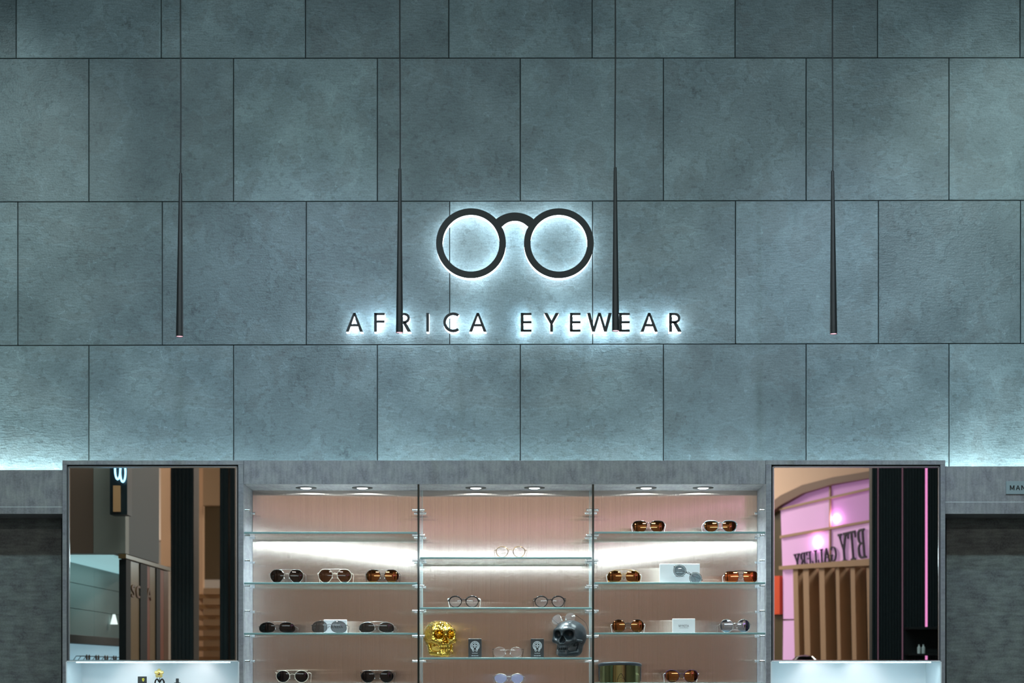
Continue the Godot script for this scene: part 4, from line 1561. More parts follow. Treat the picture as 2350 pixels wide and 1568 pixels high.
func skull_field(p: Vector3) -> float:     # centimetres, chin on y = 0, face towards +z
	p.x = absf(p.x)
	var d := ell(p, Vector3(0, 10.3, -2.4), Vector3(7.0, 7.2, 8.6))
	if p.z > -3.0 or p.y < 7.0:
		d = smin(d, ell(p, Vector3(0, 11.6, 2.6), Vector3(5.7, 5.0, 4.1)), 2.2)
		d = smin(d, ell(p, Vector3(0, 3.4, -4.5), Vector3(4.3, 3.3, 4.0)), 2.2)      # base of the skull, resting on the shelf
		d = smax(d, -ell(p, Vector3(7.7, 11.2, 2.8), Vector3(2.1, 3.8, 3.0)), 1.0)    # temples
		var f := Vector3(p.x / 1.14, p.y / 1.32, p.z)                                 # the face is laid out on a shorter frame
		d = smin(d, cap(f, Vector3(0.6, 9.55, 6.5), Vector3(3.7, 9.75, 5.5), 0.72, 0.62), 1.0)   # brow
		d = smin(d, cap(f, Vector3(4.55, 9.5, 4.9), Vector3(4.7, 6.2, 4.8), 0.55, 0.72), 0.6)
		d = smin(d, cap(f, Vector3(4.7, 5.9, 4.8), Vector3(2.3, 5.3, 5.7), 0.85, 0.9), 0.9)     # cheek bone
		d = smin(d, cap(f, Vector3(4.9, 5.8, 4.4), Vector3(6.1, 5.7, 0.4), 0.6, 0.45), 0.4)     # zygomatic arch
		d = smin(d, ell(f, Vector3(0, 4.9, 5.0), Vector3(2.7, 2.15, 2.55)), 1.0)                  # upper jaw
		d = smin(d, cap(f, Vector3(0, 8.8, 6.5), Vector3(0, 7.4, 7.4), 0.9, 0.5), 0.7)         # nose bone
		d = smax(d, -ell(f, Vector3(2.65, 8.0, 6.7), Vector3(1.98, 1.5, 3.4)), 0.45)            # eye sockets
		var nose := minf(ell(f, Vector3(0.55, 5.75, 7.6), Vector3(0.85, 0.9, 2.6)), ell(f, Vector3(0.1, 6.45, 7.6), Vector3(0.8, 1.1, 2.6)))
		d = smax(d, -nose, 0.25)
		# lower jaw
		d = smin(d, ell(f, Vector3(0, 1.05, 5.9), Vector3(2.3, 1.05, 1.6)), 0.5)
		d = smin(d, cap(f, Vector3(1.4, 1.0, 6.0), Vector3(4.4, 1.5, 1.6), 0.9, 0.8), 0.6)
		d = smin(d, cap(f, Vector3(4.5, 1.6, 1.4), Vector3(5.0, 5.0, 0.3), 0.8, 0.55), 0.6)
		d = smin(d, ell(f, Vector3(0, 2.0, 5.3), Vector3(2.4, 0.95, 1.9)), 0.5)
		d = smax(d, -cap(f, Vector3(3.75, 3.2, 4.9), Vector3(3.9, 4.2, 1.8), 0.75, 0.85), 0.35)  # behind the teeth, under the cheek
		d = smax(d, -cap(f, Vector3(3.3, 2.80, 7.2), Vector3(0.0, 2.80, 8.2), 0.13, 0.13), 0.12)  # parting of the teeth
		d *= 0.93
		# teeth
		if f.z > 4.0 and f.y < 4.6 and f.y > 1.6 and f.x < 3.2:
			for i in 4:
				var an := 0.16 + i * 0.31
				var x := 2.45 * sin(an)
				var z := 4.95 + 2.5 * cos(an)
				var rr := 0.37 - 0.02 * i
				d = smin(d, cap(f, Vector3(x, 3.6, z - 0.22), Vector3(x, 3.12, z - 0.1), rr, rr * 0.9), 0.22)
				d = smin(d, cap(f, Vector3(x * 0.95, 1.8, z - 0.32), Vector3(x * 0.95, 2.4, z - 0.26), rr * 0.9, rr * 0.85), 0.3)
	return d


func skull_mesh(cell: float, scale: float) -> ArrayMesh:
	# surface nets over one half, mirrored
	var lo := Vector3(-cell, -0.6, -11.2)
	var hi := Vector3(7.8, 18.2, 9.0)
	var nx := int((hi.x - lo.x) / cell) + 2
	var ny := int((hi.y - lo.y) / cell) + 2
	var nz := int((hi.z - lo.z) / cell) + 2
	var f := PackedFloat32Array()
	f.resize(nx * ny * nz)
	f.fill(9.0)
	# coarse pass: skip blocks far from the surface
	var bs := 4
	for bz in range(0, nz, bs):
		for by in range(0, ny, bs):
			for bx in range(0, nx, bs):
				var mid := lo + Vector3(bx + 1.5, by + 1.5, bz + 1.5) * cell
				var dm := skull_field(mid)
				var far := absf(dm) > cell * 6.5
				for z in range(bz, mini(bz + bs, nz)):
					for y in range(by, mini(by + bs, ny)):
						for x in range(bx, mini(bx + bs, nx)):
							f[(z * ny + y) * nx + x] = dm if far else skull_field(lo + Vector3(x, y, z) * cell)
	var at := PackedInt32Array()
	at.resize(nx * ny * nz)
	at.fill(-1)
	var v := PackedVector3Array()
	var n := PackedVector3Array()
	var off := [0, 1, nx, nx + 1, nx * ny, nx * ny + 1, nx * ny + nx, nx * ny + nx + 1]
	for z in nz - 1:
		for y in ny - 1:
			for x in nx - 1:
				var b := (z * ny + y) * nx + x
				var inside := 0
				for k in 8:
					if f[b + off[k]] < 0.0:
						inside += 1
				if inside == 0 or inside == 8:
					continue
				var s := Vector3.ZERO
				var c := 0
				for e in [[0, 1], [2, 3], [4, 5], [6, 7], [0, 2], [1, 3], [4, 6], [5, 7], [0, 4], [1, 5], [2, 6], [3, 7]]:
					var fa := f[b + off[e[0]]]
					var fb := f[b + off[e[1]]]
					if (fa < 0.0) != (fb < 0.0):
						var t := fa / (fa - fb)
						var pa := Vector3(e[0] & 1, (e[0] >> 1) & 1, e[0] >> 2)
						var pb := Vector3(e[1] & 1, (e[1] >> 1) & 1, e[1] >> 2)
						s += pa.lerp(pb, t)
						c += 1
				var p := lo + (Vector3(x, y, z) + s / c) * cell
				if x == 0:
					p.x = 0.0
				at[b] = v.size()
				v.append(p)
				var h := cell * 0.5
				var g := Vector3(skull_field(p + Vector3(h, 0, 0)) - skull_field(p - Vector3(h, 0, 0)), skull_field(p + Vector3(0, h, 0)) - skull_field(p - Vector3(0, h, 0)), skull_field(p + Vector3(0, 0, h)) - skull_field(p - Vector3(0, 0, h)))
				if x == 0:
					g.x = 0.0
				n.append(g.normalized())
	var mb := MB.new()
	for i in v.size():
		mb.vert(v[i] * scale, n[i])
	for i in v.size():
		mb.vert(v[i] * scale * Vector3(-1, 1, 1), n[i] * Vector3(-1, 1, 1))
	var half := v.size()
	for z in range(1, nz - 1):
		for y in range(1, ny - 1):
			for x in range(1, nx - 1):
				var b := (z * ny + y) * nx + x
				var here := f[b] < 0.0
				var dirs := [1, nx, nx * ny]
				for ax in 3:
					if (f[b + dirs[ax]] < 0.0) == here:
						continue
					var u: int = dirs[(ax + 1) % 3]
					var w: int = dirs[(ax + 2) % 3]
					var q := [at[b], at[b - u], at[b - u - w], at[b - w]]
					if q.min() < 0:
						continue
					if not here:
						q.reverse()
					mb.tri(q[0], q[1], q[2])
					mb.tri(q[0], q[2], q[3])
					mb.tri(q[0] + half, q[2] + half, q[1] + half)
					mb.tri(q[0] + half, q[3] + half, q[2] + half)
	return mb.mesh()


func skulls() -> void:
	var sc := 0.00895
	var m := skull_mesh(0.27, sc)
	var y := px(0, 1509.6, -0.004).y
	var z := -0.118
	var k := (CAM.z - z) / F
	var g := thing("gold_skull", "shiny gold skull on the centre shelf, facing right", "skull", Vector3((1010.0 - VX) * k, y + 0.0032, z), 0.42)
	obj("skull", m, M.gold, g)
	var b := thing("black_skull", "matte black skull on the centre shelf with glasses on its head, facing left", "skull", Vector3((1306.0 - VX) * k, y + 0.0032, z), -0.52)
	obj("skull", m, M.skull, b)
	# the pair resting on the dark skull
	var t := glasses({"label": "thin silver wire glasses resting on top of the black skull", "x0": 1276.7, "x1": 1310.8, "hw": 12.2, "hh": 11.8, "y": 1509.6, "shape": "round", "frame": "silver", "r": 0.0006, "lens": "lens_clear", "clear": true, "temple": "gunmetal", "tr": 0.0008, "hinge": 0.4, "z": -0.06})
	t.position = Vector3((1293.5 - VX) * k * 0.985, y + 0.1435, -0.062)
	t.rotation = Vector3(-0.27, -0.50, 0.10)


func goggles() -> void:
	var y := px(0, 1567.5, -0.004).y
	var k := 0.001845
	var t := thing("ski_goggles", "wide dark goggles with an olive mirrored shield on the lowest right shelf", "goggles", Vector3((1423.0 - VX) * k, y + 0.0004, -0.118))
	var rx := 0.0885
	var rz := 0.075
	var shield := MB.new()
	var nx := 28
	var h := 0.088
	var zof := func(a: float) -> Vector3: return Vector3(sin(a) * rx, 0, cos(a) * rz)
	for side in 2:
		var base := shield.v.size()
		for j in 7:
			for i in nx + 1:
				var a := lerpf(-1.32, 1.32, float(i) / nx)
				var yy := lerpf(0.0003, h - 0.008, j / 6.0)
				var nose := 0.0
				var p: Vector3 = zof.call(a) * (1.0 - 0.002 * side)
				var nn := Vector3(sin(a) / rx, 0, cos(a) / rz).normalized()
				shield.vert(p + Vector3(0, yy + nose, 0), nn * (1 if side == 0 else -1))
		for j in 6:
			for i in nx:
				var q := base + j * (nx + 1) + i
				if side == 0:
					shield.tri(q, q + 1, q + nx + 2)
					shield.tri(q, q + nx + 2, q + nx + 1)
				else:
					shield.tri(q, q + nx + 2, q + 1)
					shield.tri(q, q + nx + 1, q + nx + 2)
	obj("shield_lens", shield, M.lens_olive, t)
	var fm := mat(0.20, 0.23, 0.26, 0.45)
	var top := []
	for i in 29:
		var a := lerpf(-1.42, 1.42, i / 28.0)
		var p: Vector3 = zof.call(a)
		top.append(p * 1.0 + Vector3(0, h - 0.007 - 0.004 * a * a, 0))
	var mb := MB.new()
	mb.tube(top, [0.0058], 10, false, 1.25, Vector3.UP)
	obj("top_frame", mb, fm, t)
	for s in [-1.0, 1.0]:
		mb = MB.new()
		mb.tube([Vector3(s * (rx - 0.002), 0.006, 0.010), Vector3(s * (rx - 0.001), 0.045, 0.006), Vector3(s * (rx - 0.002), h - 0.016, 0.010)], [0.0028, 0.0034, 0.0028], 10)
		obj("side_frame", mb, fm, t)
		mb = MB.new()
		mb.tube(spline([Vector3(s * rx, 0.045, 0.0), Vector3(s * (rx - 0.004), 0.045, -0.03), Vector3(s * (rx - 0.030), 0.043, -0.06), Vector3(0, 0.042, -0.072)], 5), [0.0022], 8, false, 6.0, Vector3.UP)
		obj("strap", mb, M.acetate, t)
	# arch-shaped mark on the shield
	mb = MB.new()
	var pts := []
	for q in [[-0.015, -0.0095], [-0.0145, 0.0], [-0.009, 0.015], [0.0, 0.0265], [0.009, 0.015], [0.016, 0.0], [0.021, -0.0095]]:
		var a := asin(q[0] / rx)
		var p: Vector3 = zof.call(a) * 1.005
		pts.append(p + Vector3(0, q[1] + 0.012, 0))
	mb.tube(spline(pts, 6), [0.0019], 8, false, 0.5)
	mb.tube(spline([pts[1], pts[1] + Vector3(0.007, 0.006, 0.002), pts[3] + Vector3(0, -0.016, 0), pts[5] + Vector3(-0.007, 0.006, 0.002), pts[5]], 6), [0.0009], 8, false, 0.5)
	obj("arch_mark", mb, M.acetate, t)


func perfume() -> void:
	var z := -0.12
	var k := (CAM.z - z) / F
	var y := px(0, 1633, 0).y + 0.0005
	# black box with a yellow shield
	var t := thing("perfume_box", "black box with a yellow shield emblem in the white niche under the left mirror", "box", Vector3((326.5 - VX) * k, y, z), 0.22)
	var h := px(0, 1553, z).y - y
	obj("carton", boxm(Vector3(-0.0185, 0, -0.018), Vector3(0.0185, h, 0.018), 0.0008), M.blackcard, t)
	obj("side_print", boxm(Vector3(-0.0188, h * 0.3, -0.016), Vector3(-0.0183, h * 0.9, 0.016)), mat(0.30, 0.62, 0.68, 0.4), t)
	var sh := PackedVector2Array()
	for q in [[-0.0045, 0.0055], [0.0, 0.0065], [0.0045, 0.0055], [0.0046, 0.0], [0.003, -0.005], [0.0, -0.0078], [-0.003, -0.005], [-0.0046, 0.0]]:
		sh.append(Vector2(q[0], q[1]))
	var mb := MB.new()
	mb.prism(sh, 0.0, 0.0006, Transform3D(Basis(), Vector3(0.004, h - 0.014, 0.018)))
	obj("shield_emblem", mb, mat(0.90, 0.85, 0.25, 0.5), t)
	mb = MB.new()
	mb.prism(PackedVector2Array([Vector2(-0.0012, -0.003), Vector2(0.0008, -0.0034), Vector2(0.0005, 0.0), Vector2(0.0016, 0.002), Vector2(0.0, 0.0034), Vector2(-0.0012, 0.001)]), 0.0006, 0.0009, Transform3D(Basis(), Vector3(0.004, h - 0.014, 0.018)))
	obj("shield_figure", mb, M.blackcard, t)
	# bottle with a black bow and a gold flower
	t = thing("flower_bottle", "dark perfume bottle with a black bow and golden flower on top", "perfume bottle", Vector3((366.5 - VX) * k, y, z))
	var c := px(365, 1546, z) - t.position
	var hb := c.y - 0.045
	mb = MB.new()
	mb.lathe([Vector2(0.0, 0.0), Vector2(0.024, 0.0), Vector2(0.027, 0.004), Vector2(0.027, hb * 0.72), Vector2(0.02, hb * 0.86), Vector2(0.008, hb * 0.92), Vector2(0.0065, hb), Vector2(0.0, hb)], 28)
	obj("bottle", mb, mat(0.10, 0.22, 0.21, 0.1), t)
	mb = MB.new()
	for s in [-1.0, 1.0]:
		mb.tube(spline([Vector3(0, hb + 0.008, 0.002), Vector3(s * 0.010, hb + 0.021, 0.004), Vector3(s * 0.0175, hb + 0.013, 0.003), Vector3(s * 0.019, hb + 0.004, 0.002)], 5), [0.0024, 0.0026, 0.0026, 0.0022], 8, false, 1.6)
	mb.ball(Vector3(0, hb + 0.012, 0.004), Vector3(0.0045, 0.0055, 0.004), 10, 8)
	obj("bow", mb, M.acetate, t)
	mb = MB.new()
	mb.tube([Vector3(0, hb - 0.002, 0), Vector3(0, c.y - 0.006, 0)], [0.0016], 8)
	obj("stalk", mb, M.acetate, t)
	for i in 5:
		var an := PI / 2 + TAU * i / 5.0
		mb = MB.new()
		mb.ball(c + Vector3(cos(an) * 0.0115, sin(an) * 0.0115, 0.002), Vector3(0.0098, 0.0085, 0.003), 14, 8, Basis(Vector3.BACK, an) * Basis(Vector3.UP, 0.35))
		obj("petal", mb, mat(0.90, 0.80, 0.50, 0.3, 0.35), t)
	mb = MB.new()
	mb.ball(c + Vector3(0.001, -0.001, 0.005), Vector3(0.0065, 0.0065, 0.004), 14, 8)
	obj("flower_centre", mb, mat(0.80, 0.66, 0.25, 0.25, 0.7), t)
	mb = MB.new()
	mb.ball(c + Vector3(0.003, -0.002, 0.0085), Vector3(0.003, 0.004, 0.002), 10, 6)
	obj("flower_bead", mb, mat(0.30, 0.22, 0.34, 0.2), t)
	# black spray bottle
	t = thing("spray_bottle", "black spray bottle right of the flower-topped bottle", "perfume bottle", Vector3((407 - VX) * k, y, z))
	h = px(0, 1557.5, z).y - y
	mb = MB.new()
	mb.lathe([Vector2(0.0, 0.0), Vector2(0.016, 0.0), Vector2(0.0175, 0.003), Vector2(0.0175, h - 0.030), Vector2(0.014, h - 0.026), Vector2(0.0, h - 0.026)], 24)
	obj("bottle", mb, M.acetate, t)
	mb = MB.new()
	mb.lathe([Vector2(0.0135, h - 0.026), Vector2(0.0135, h - 0.018), Vector2(0.0062, h - 0.017), Vector2(0.0062, h - 0.002), Vector2(0.005, h), Vector2(0.0, h)], 24)
	obj("spray_cap", mb, M.blackcard, t)


# ---------------------------------------------------------------- what the mirrors show
func mquad_box(mb: MB, x0: float, y0: float, x1: float, y1: float, z0: float, z1: float) -> void:   # box whose shop-side face, at z0, shows at those pixels in a mirror
	var a := mx(x0, y1, z0)
	var b := mx(x1, y0, z0)
	mb.box(Vector3(a.x, a.y, z0), Vector3(b.x, b.y, z1))


func mbox(x0: float, y0: float, x1: float, y1: float, z0: float, z1: float) -> MB:
	var mb := MB.new()
	mquad_box(mb, x0, y0, x1, y1, z0, z1)
	return mb


func mall() -> void:
	# --- left side: bulkhead beside the shop entrance, its lit soffit, stone side wall and bronze partition
	var xb := mx(286.5, 0, 4.36).x
	var t := thing("entrance_bulkhead", "brown and grey bulkhead beside the shop entrance, seen in the left mirror", "bulkhead", Vector3(XL, 2.32, 4.36))
	var q := mx(213, 1271, 4.36)
	var o := t.position
	obj("brown_panel", boxm(Vector3(0, 0, 0), Vector3(q.x - XL - 0.002, CEIL - 2.32, 0.1)), M.brown, t)
	obj("grey_panel", boxm(Vector3(q.x - XL, 0, 0), Vector3(xb - XL, CEIL - 2.32, 0.1)), M.warmgrey, t)
	obj("side_panel", boxm(Vector3(xb - XL - 0.1, 0, 0.1), Vector3(xb - XL, CEIL - 2.32, 1.04)), M.darkgrey, t)
	t = thing("lit_soffit_glow", "entrance bulkhead soffit with its light put in as glow, seen in the left mirror", "light panel", Vector3(XL, 2.31, 4.47))
	var mb := MB.new()
	mb.prism(PackedVector2Array([Vector2(0.004, 0), Vector2(xb - XL - 0.11, 0), Vector2(xb - XL - 0.11, 1.25), Vector2(0.004, 2.15)]), -0.008, 0.008, Transform3D(Basis(Vector3.RIGHT, Vector3.BACK, Vector3.DOWN), Vector3.ZERO))
	obj("soffit_glow", mb, M.soffit, t)  # soffit lit by an LED strip; that light is put in as glow
	area(t, Vector3(0.22, -0.02, 0.7), Vector3(-0.3, -1, 0), 0.35, 1.2, 0.35, Color(0.80, 0.97, 1.0))
	t = thing("stone_cladding", "grey-green stone cladding on the left side wall, seen in the left mirror", "wall cladding", Vector3(XL, 0, 3.4))
	for j in 4:
		for i in 3:
			var y0: float = [1.30, 1.765, 1.962, 2.152][j]
			var y1: float = [1.762, 1.959, 2.149, 2.30][j]
			var z0 := i * 1.09 + (0.0 if j % 2 else 0.0)
			obj("stone", boxm(Vector3(0.001, y0, z0), Vector3(0.016, y1, z0 + 1.086), 0.002), M.stone, t)
	# shelf with cards and eyewear on the left side wall
	t = thing("side_wall_shelf", "white ledge under a dark rail on the left side wall, seen in the left mirror", "shelf", Vector3(XL + 0.017, 0, 4.4))
	obj("dark_rail", boxm(Vector3(0, 1.70, 0), Vector3(0.06, 1.765, 2.26), 0.003), M.darkgrey, t)
	obj("glowing_back", boxm(Vector3(0, 1.575, 0), Vector3(0.012, 1.699, 2.26), 0.002), glow(0.66, 0.82, 0.90, 0.6), t)
	obj("ledge_board", boxm(Vector3(0, 1.555, 0), Vector3(0.13, 1.574, 2.26), 0.003), M.white, t)
	var first: Node3D
	for i in 6:
		var d := Node3D.new() if i == 0 else first.duplicate()
		d.name = numbered("ledge_sunglasses")
		if i == 0:
			add_child(d, true)
			first = d
			for sd in [-1.0, 1.0]:
				mb = MB.new()
				mb.ball(Vector3(0.0, 0.024, sd * 0.034), Vector3(0.003, 0.023, 0.028), 14, 8)
				obj("lens", mb, M.lens_black, d)
				mb = MB.new()
				mb.tube([Vector3(0, 0.034, sd * 0.062), Vector3(-0.07, 0.034, sd * 0.064), Vector3(-0.09, 0.004, sd * 0.06)], [0.003], 6)
				obj("temple", mb, M.acetate, d)
			mb = MB.new()
			mb.tube([Vector3(0.001, 0.030, -0.02), Vector3(0.003, 0.034, 0.0), Vector3(0.001, 0.030, 0.02)], [0.003], 6)
			obj("bridge", mb, M.acetate, d)
		else:
			add_child(d, true)
		d.position = Vector3(XL + 0.125, 1.5745, 5.0 + 0.26 * i)
		tag(d, "%s dark sunglasses, counted from the left, on the white ledge seen in the left mirror" % ["first", "second", "third", "fourth", "fifth", "sixth"][i], "sunglasses", "sunglasses on the mirrored ledge")
	t = thing("wall_spot_lamp", "small white lamp glowing on the left side wall, seen in the left mirror", "lamp", Vector3(XL + 0.05, 1.875, 6.05))
	mb = MB.new()
	mb.lathe([Vector2(0.0, 0.0), Vector2(0.030, 0.0), Vector2(0.010, 0.08), Vector2(0.0, 0.08)], 16)
	obj("shade", mb, glow(0.95, 1.0, 1.0, 1.2), t)
	# blade sign
	t = thing("blade_sign", "dark projecting sign with a glowing blue double ring, seen in the left mirror", "sign", mx(270, 1180, 4.15))
	o = t.position
	var s := (CAM.z + 4.15) / F
	obj("sign_box", boxm(Vector3(-21 * s, 0, 0.02), Vector3(19 * s, 190 * s, 0.15)), M.slat, t)
	obj("amber_face", boxm(Vector3(-12 * s, 6 * s, 0.0), Vector3(4 * s, 66 * s, 0.018)), glow(0.62, 0.47, 0.32, 0.3), t)
	for i in 2:
		mb = MB.new()
		var pts := []
		for a in 28:
			var an := TAU * a / 28.0
			pts.append(Vector3((-1 + i * 12) * s + cos(an) * 6 * s, 84 * s + (i * -6 + 18) * s + sin(an) * 22 * s, -0.005))
		mb.tube(pts, [2.2 * s], 8, true)
		obj("glowing_ring", mb, M.bluesign, t)
	# bronze glass partition under the bulkhead's inner corner
	t = thing("bronze_partition", "bronze glass partition with amber strips and painted reflected letters, seen in the left mirror", "partition", Vector3(xb, 0, 4.36))
	for p in [[288, 299, M.gap, "post"], [299, 321, M.bronzetan, "glass_panel"], [321, 337, M.gap, "post"], [337, 345, M.rust, "glass_panel"], [345, 358, M.bronzetan, "glass_panel"], [358, 367, M.gap, "post"], [367, 377, M.rust, "glass_panel"], [377, 388, M.bronze, "glass_panel"]]:
		var za: float = -xb * F / (VX - p[0]) - CAM.z - 4.36
		var zc: float = -xb * F / (VX - p[1]) - CAM.z - 4.36
		obj(p[3], boxm(Vector3(-0.05, 0, za + 0.002), Vector3(0.0 if p[3] == "post" else -0.008, 2.28, zc - 0.002), 0.001), p[2], t)
	obj("top_rail", boxm(Vector3(-0.05, 2.285, 0.0), Vector3(0.004, 2.315, 1.42), 0.002), M.bronzetan, t)
	words("lettering", "SCUA", 0.09, 0.006, M.bronze, t, Vector3(-0.004, 2.07, 0.50), Basis(Vector3.UP, -PI / 2), "Droid Sans", 0.62, true)  # reversed letters painted in for a reflection in the bronze glass
	var cols := [[390, 443, 7.4, "wide black slatted column, seen in the left mirror"], [503, 522, 7.4, "slim black column left of the amber line, seen in the left mirror"], [527, 538, 7.4, "slim black column right of the amber line, seen in the left mirror"]]
	for c in cols:
		var a := mx(c[0], 0, c[2])
		var b := mx(c[1], 0, c[2])
		var t2 := thing("black_column", c[3], "column", Vector3((a.x + b.x) / 2, 0, c[2]))
		obj("shaft", boxm(Vector3((a.x - b.x) / 2, 0, 0.012), Vector3((b.x - a.x) / 2, CEIL, 0.25)), M.slat, t2)
		var w: float = b.x - a.x
		var n := int(w / 0.032)
		for i in n:
			var x := -w / 2 + (i + 0.5) * w / n
			obj("slat", boxm(Vector3(x - 0.010, 0, 0.0), Vector3(x + 0.010, CEIL, 0.012)), M.slat, t2)
	t = thing("amber_light_strip", "warm glowing upright line between two slim black columns, seen in the left mirror", "light strip", mx(524.5, 1700, 7.5))
	obj("glowing_tube", boxm(Vector3(-0.006, -0.2, 0), Vector3(0.006, CEIL - t.position.y, 0.02)), M.amberline, t)
	# stairs and tan wall behind
	t = thing("staircase", "tan staircase with dark treads beyond the black columns, seen in the left mirror", "staircase", mx(474, 1700, 12.0))
	o = t.position
	for e in [[444, 1060, 465, 1700, 12.2, M.doortan], [465, 1060, 505, 1160, 12.1, M.tan], [466, 1160, 505, 1330, 12.3, M.olive], [368, 1060, 390, 1300, 12.2, M.doortan]]:
		var w := obj("wall_panel", mbox(e[0], e[1], e[2], e[3], e[4], e[4] + 0.1), e[5], t)
		w.position = -o
	for i in 12:
		var w := obj("step", mbox(466, 1350 + i * 24, 505, 1364 + i * 24, 12.0 - i * 0.09, 12.2), M.tan, t)
		w.position = -o
		w = obj("riser", mbox(448, 1364 + i * 24, 505, 1374 + i * 24, 12.04 - i * 0.09, 12.2), M.bronzetan, t)
		w.position = -o

	# --- right side: dark slatted shutters and the pink shopfront
	t = thing("slatted_screen", "dark slatted folding screen with pink glow painted at its gaps, seen in the right mirror", "screen", mx(2085, 1700, 6.45))
	o = t.position
	obj("screen_board", boxm(Vector3(mx(2000, 0, 6.5).x - o.x, -o.y, 0.012), Vector3(XR - 0.01 - o.x, CEIL - o.y, 0.12)), M.slat, t)
	for i in 27:
		var x := 2004.0 + i * 6.6
		var a := mx(x - 2.0, 0, 6.45).x
		var b := mx(x + 2.0, 0, 6.45).x
		if b > XR - 0.01:
			break
		obj("slat", boxm(Vector3(a - o.x, -o.y, 0.0), Vector3(b - o.x, CEIL - o.y, 0.012)), M.slat, t)
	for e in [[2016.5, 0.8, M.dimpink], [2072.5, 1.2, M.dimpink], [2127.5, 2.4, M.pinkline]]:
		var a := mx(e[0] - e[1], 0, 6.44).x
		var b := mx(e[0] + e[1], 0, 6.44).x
		obj("gap_glow", boxm(Vector3(a - o.x, -0.1, -0.006), Vector3(b - o.x, CEIL - o.y, 0.004)), e[2], t)  # glow put in for shopfront light seen through the gaps
	t = thing("screen_shelf", "small black two-tier shelf on the dark slatted screen, seen in the right mirror", "shelf", mx(2125, 1505, 6.3))
	o = t.position
	s = (CAM.z + 6.3) / F
	obj("shelf_board", boxm(Vector3(-38 * s, 0, -0.02), Vector3(40 * s, 4 * s, 0.14), 0.002), M.gap, t)
	obj("shelf_board", boxm(Vector3(-38 * s, 60 * s, -0.02), Vector3(40 * s, 66 * s, 0.14), 0.002), M.black, t)
	obj("shelf_back", boxm(Vector3(-38 * s, 0, 0.138), Vector3(40 * s, 66 * s, 0.145)), M.gap, t)
	for i in 2:
		var d := thing("eyewear_standin", "small white bottle standing in for eyewear on the black shelf, the %s of two" % ["left", "right"][i], "bottle", mx(2110 + i * 10, 1500.5, 6.33))
		mb = MB.new()
		mb.lathe([Vector2(0, 0), Vector2(0.014, 0), Vector2(0.015, 0.05), Vector2(0.006, 0.062), Vector2(0.006, 0.075), Vector2(0, 0.075)], 14)
		obj("bottle_body", mb, M.whiteframe, d)  # bottle shape stands in for white eyewear
	t = thing("black_dome", "black dome of unknown kind at the foot of the right mirror's reflection", "stand", mx(1848, 1640, 8.0))
	o = t.position
	mb = MB.new()
	var top := mx(0, 1503, 8.0).y - o.y
	mb.lathe([Vector2(0.10, -o.y), Vector2(0.10, -o.y + 0.03), Vector2(0.03, -o.y + 0.05), Vector2(0.03, top - 0.12), Vector2(0.13, top - 0.10), Vector2(0.12, top - 0.05), Vector2(0.08, top - 0.015), Vector2(0.0, top)], 24)
	obj("dome_on_post", mb, M.acetate, t)  # dark rounded shape of unknown kind, built as a dome on a post

	shopfront()


var fp0: Vector3
var fdir: Vector3


func onf(x: float, y: float, push := 0.0) -> Vector3:     # point of the pink shopfront's plane that the mirror shows at x, y
	# plane through fp0 along fdir, upright
	var nrm := Vector3(fdir.z, 0, -fdir.x)
	var eye := Vector3(0, CAM.y, -CAM.z)
	var ray := Vector3((x - VX) / F, (VY - y) / F, 1.0)
	var tt := (fp0 - eye).dot(nrm) / ray.dot(nrm)
	return eye + ray * tt + nrm * push


func fprism(pts: Array, z0: float, z1: float) -> MB:      # polygon on the shopfront, z0..z1 in front of its plane
	var mb := MB.new()
	var poly := PackedVector2Array()
	for i in range(0, pts.size(), 2):
		var p := onf(pts[i], pts[i + 1]) - fp0
		poly.append(Vector2(p.dot(fdir), p.y))
	var nrm := Vector3(fdir.z, 0, -fdir.x)
	mb.prism(poly, z0, z1, Transform3D(Basis(fdir, Vector3.UP, -nrm if false else fdir.cross(Vector3.UP)), Vector3(fp0.x, fp0.y, fp0.z)))
	return mb


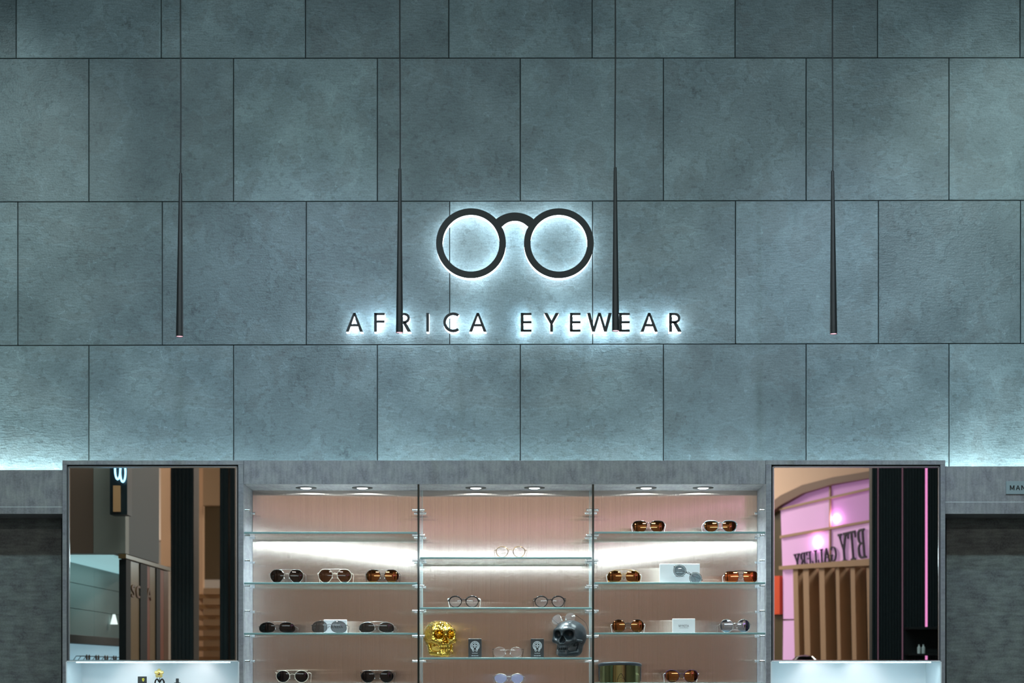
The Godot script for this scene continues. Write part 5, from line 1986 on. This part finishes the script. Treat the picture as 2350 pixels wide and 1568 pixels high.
func shopfront() -> void:
	fp0 = mx(2010, 1540, 10.0)
	fdir = (mx(1780, 1540, 11.2) - fp0)
	fdir.y = 0
	fdir = fdir.normalized()
	var t := thing("pink_shopfront", "pink lit shopfront under a brown arch with tan doors, seen in the right mirror", "shopfront", Vector3.ZERO)
	var add := func(called: String, pts: Array, z0: float, z1: float, m: Material) -> void:
		obj(called, fprism(pts, z0, z1), m, t)
	add.call("upper_wall", [1770, 1160, 1800, 1140, 1850, 1115, 1920, 1098, 2012, 1083, 2040, 1080, 2040, 700, 1770, 700], -0.15, 0.0, M.peach)
	add.call("arch_band", [1770, 1160, 1800, 1138, 1850, 1114, 1920, 1096, 2012, 1081, 2012, 1097, 1920, 1112, 1850, 1133, 1800, 1160, 1770, 1182], -0.1, 0.06, M.brown)
	add.call("left_pillar", [1740, 1160, 1794, 1140, 1794, 1600, 1740, 1600], -0.2, -0.02, M.olive)
	add.call("lit_pane", [1792, 1166, 1850, 1133, 1906, 1116, 1906, 1140, 1792, 1168], -0.1, 0.0, M.lilac)
	add.call("lit_pane", [1909, 1115, 2010, 1097, 2010, 1117, 1909, 1139], -0.1, 0.0, M.lilac)
	add.call("lit_pane", [1792, 1172, 1906, 1146, 1906, 1211, 1794, 1230], -0.1, 0.0, M.lilac_pale)
	add.call("lit_pane", [1909, 1145, 2010, 1122, 2010, 1192, 1909, 1210], -0.1, 0.0, M.lilac)
	add.call("lit_pane", [1794, 1236, 1906, 1217, 1906, 1291, 1796, 1301], -0.1, 0.0, M.lilac_pale)
	add.call("lit_pane", [1909, 1216, 2010, 1198, 2010, 1282, 1909, 1290], -0.1, 0.0, M.lilac_pale)
	add.call("lit_pane", [1797, 1307, 1821, 1305, 1824, 1420, 1798, 1421], -0.1, 0.0, M.lilac_pale)
	add.call("lit_pane", [1798, 1425, 1824, 1424, 1826, 1600, 1796, 1600], -0.1, 0.0, M.lilac_pale)
	add.call("mullion", [1792, 1167, 2010, 1117, 2010, 1122, 1792, 1172], -0.1, 0.03, M.doortan)
	add.call("mullion", [1794, 1230, 2010, 1192, 2010, 1197, 1794, 1236], -0.1, 0.03, M.doortan)
	add.call("mullion", [1906, 1116, 1909, 1115, 1909, 1291, 1906, 1291], -0.1, 0.02, M.doortan)
	add.call("lintel", [1795, 1300, 2010, 1282, 2010, 1298, 1795, 1308], -0.1, 0.05, M.doortan)
	add.call("door_glass", [1822, 1305, 2010, 1292, 2010, 1600, 1822, 1600], -0.25, -0.18, M.olive)
	for p in [[1823, 1834], [1846, 1859], [1883, 1895], [1921, 1929], [1955, 1965], [1992, 2004]]:
		add.call("door_post", [p[0], 1304, p[1], 1303, p[1] + 6, 1600, p[0] + 6, 1600], -0.15, 0.02, M.doortan)
	add.call("red_poster", [1858, 1330, 1882, 1328, 1882, 1410, 1858, 1412], -0.18, -0.16, M.rust)
	add.call("dark_poster", [1934, 1335, 1953, 1333, 1953, 1365, 1934, 1367], -0.18, -0.16, M.brown)
	add.call("dark_poster", [1911, 1338, 1920, 1337, 1920, 1366, 1911, 1367], -0.18, -0.16, M.brown)
	# letters
	var back := Basis(-fdir, Vector3.UP, (-fdir).cross(Vector3.UP))
	var flip := back if back.z.z < 0 else Basis(fdir, Vector3.UP, fdir.cross(Vector3.UP))
	var n := flip.z.normalized()
	var mb: MB
	var a := onf(1990, 1248)
	var b := onf(1929, 1258)
	words("lettering", "BTY", absf(onf(1960, 1218).y - onf(1960, 1286).y), 0.02, M.darkletter, t, (a + b) / 2 + n * 0.02, flip * Basis(Vector3.BACK, -0.10), "Droid Serif", a.distance_to(b))
	a = onf(1923, 1276)
	b = onf(1826, 1283)
	words("lettering", "GALLERY", absf(onf(1880, 1262).y - onf(1880, 1296).y), 0.02, M.darkletter, t, (a + b) / 2 + n * 0.02, flip * Basis(Vector3.BACK, -0.08), "Droid Serif", a.distance_to(b))
	var s := thing("orange_sign", "orange upright banner at the left end of the pink shopfront, seen in the right mirror", "sign", Vector3.ZERO)
	obj("banner", fprism([1774, 1323, 1794, 1322, 1794, 1410, 1774, 1411], -0.02, 0.03), M.orange, s)
	# the bright lamps behind two of the lit panes
	for p in [[1920, 1190], [1877, 1244]]:
		mb = MB.new()
		var c := onf(p[0], p[1]) + n * 0.035
		mb.ball(c, Vector3.ONE * 0.022, 12, 8)
		obj("glowing_bulb", mb, M.bulb, t)
		omni(t, c, 0.07, Color(0.95, 0.72, 0.92), 0.012)
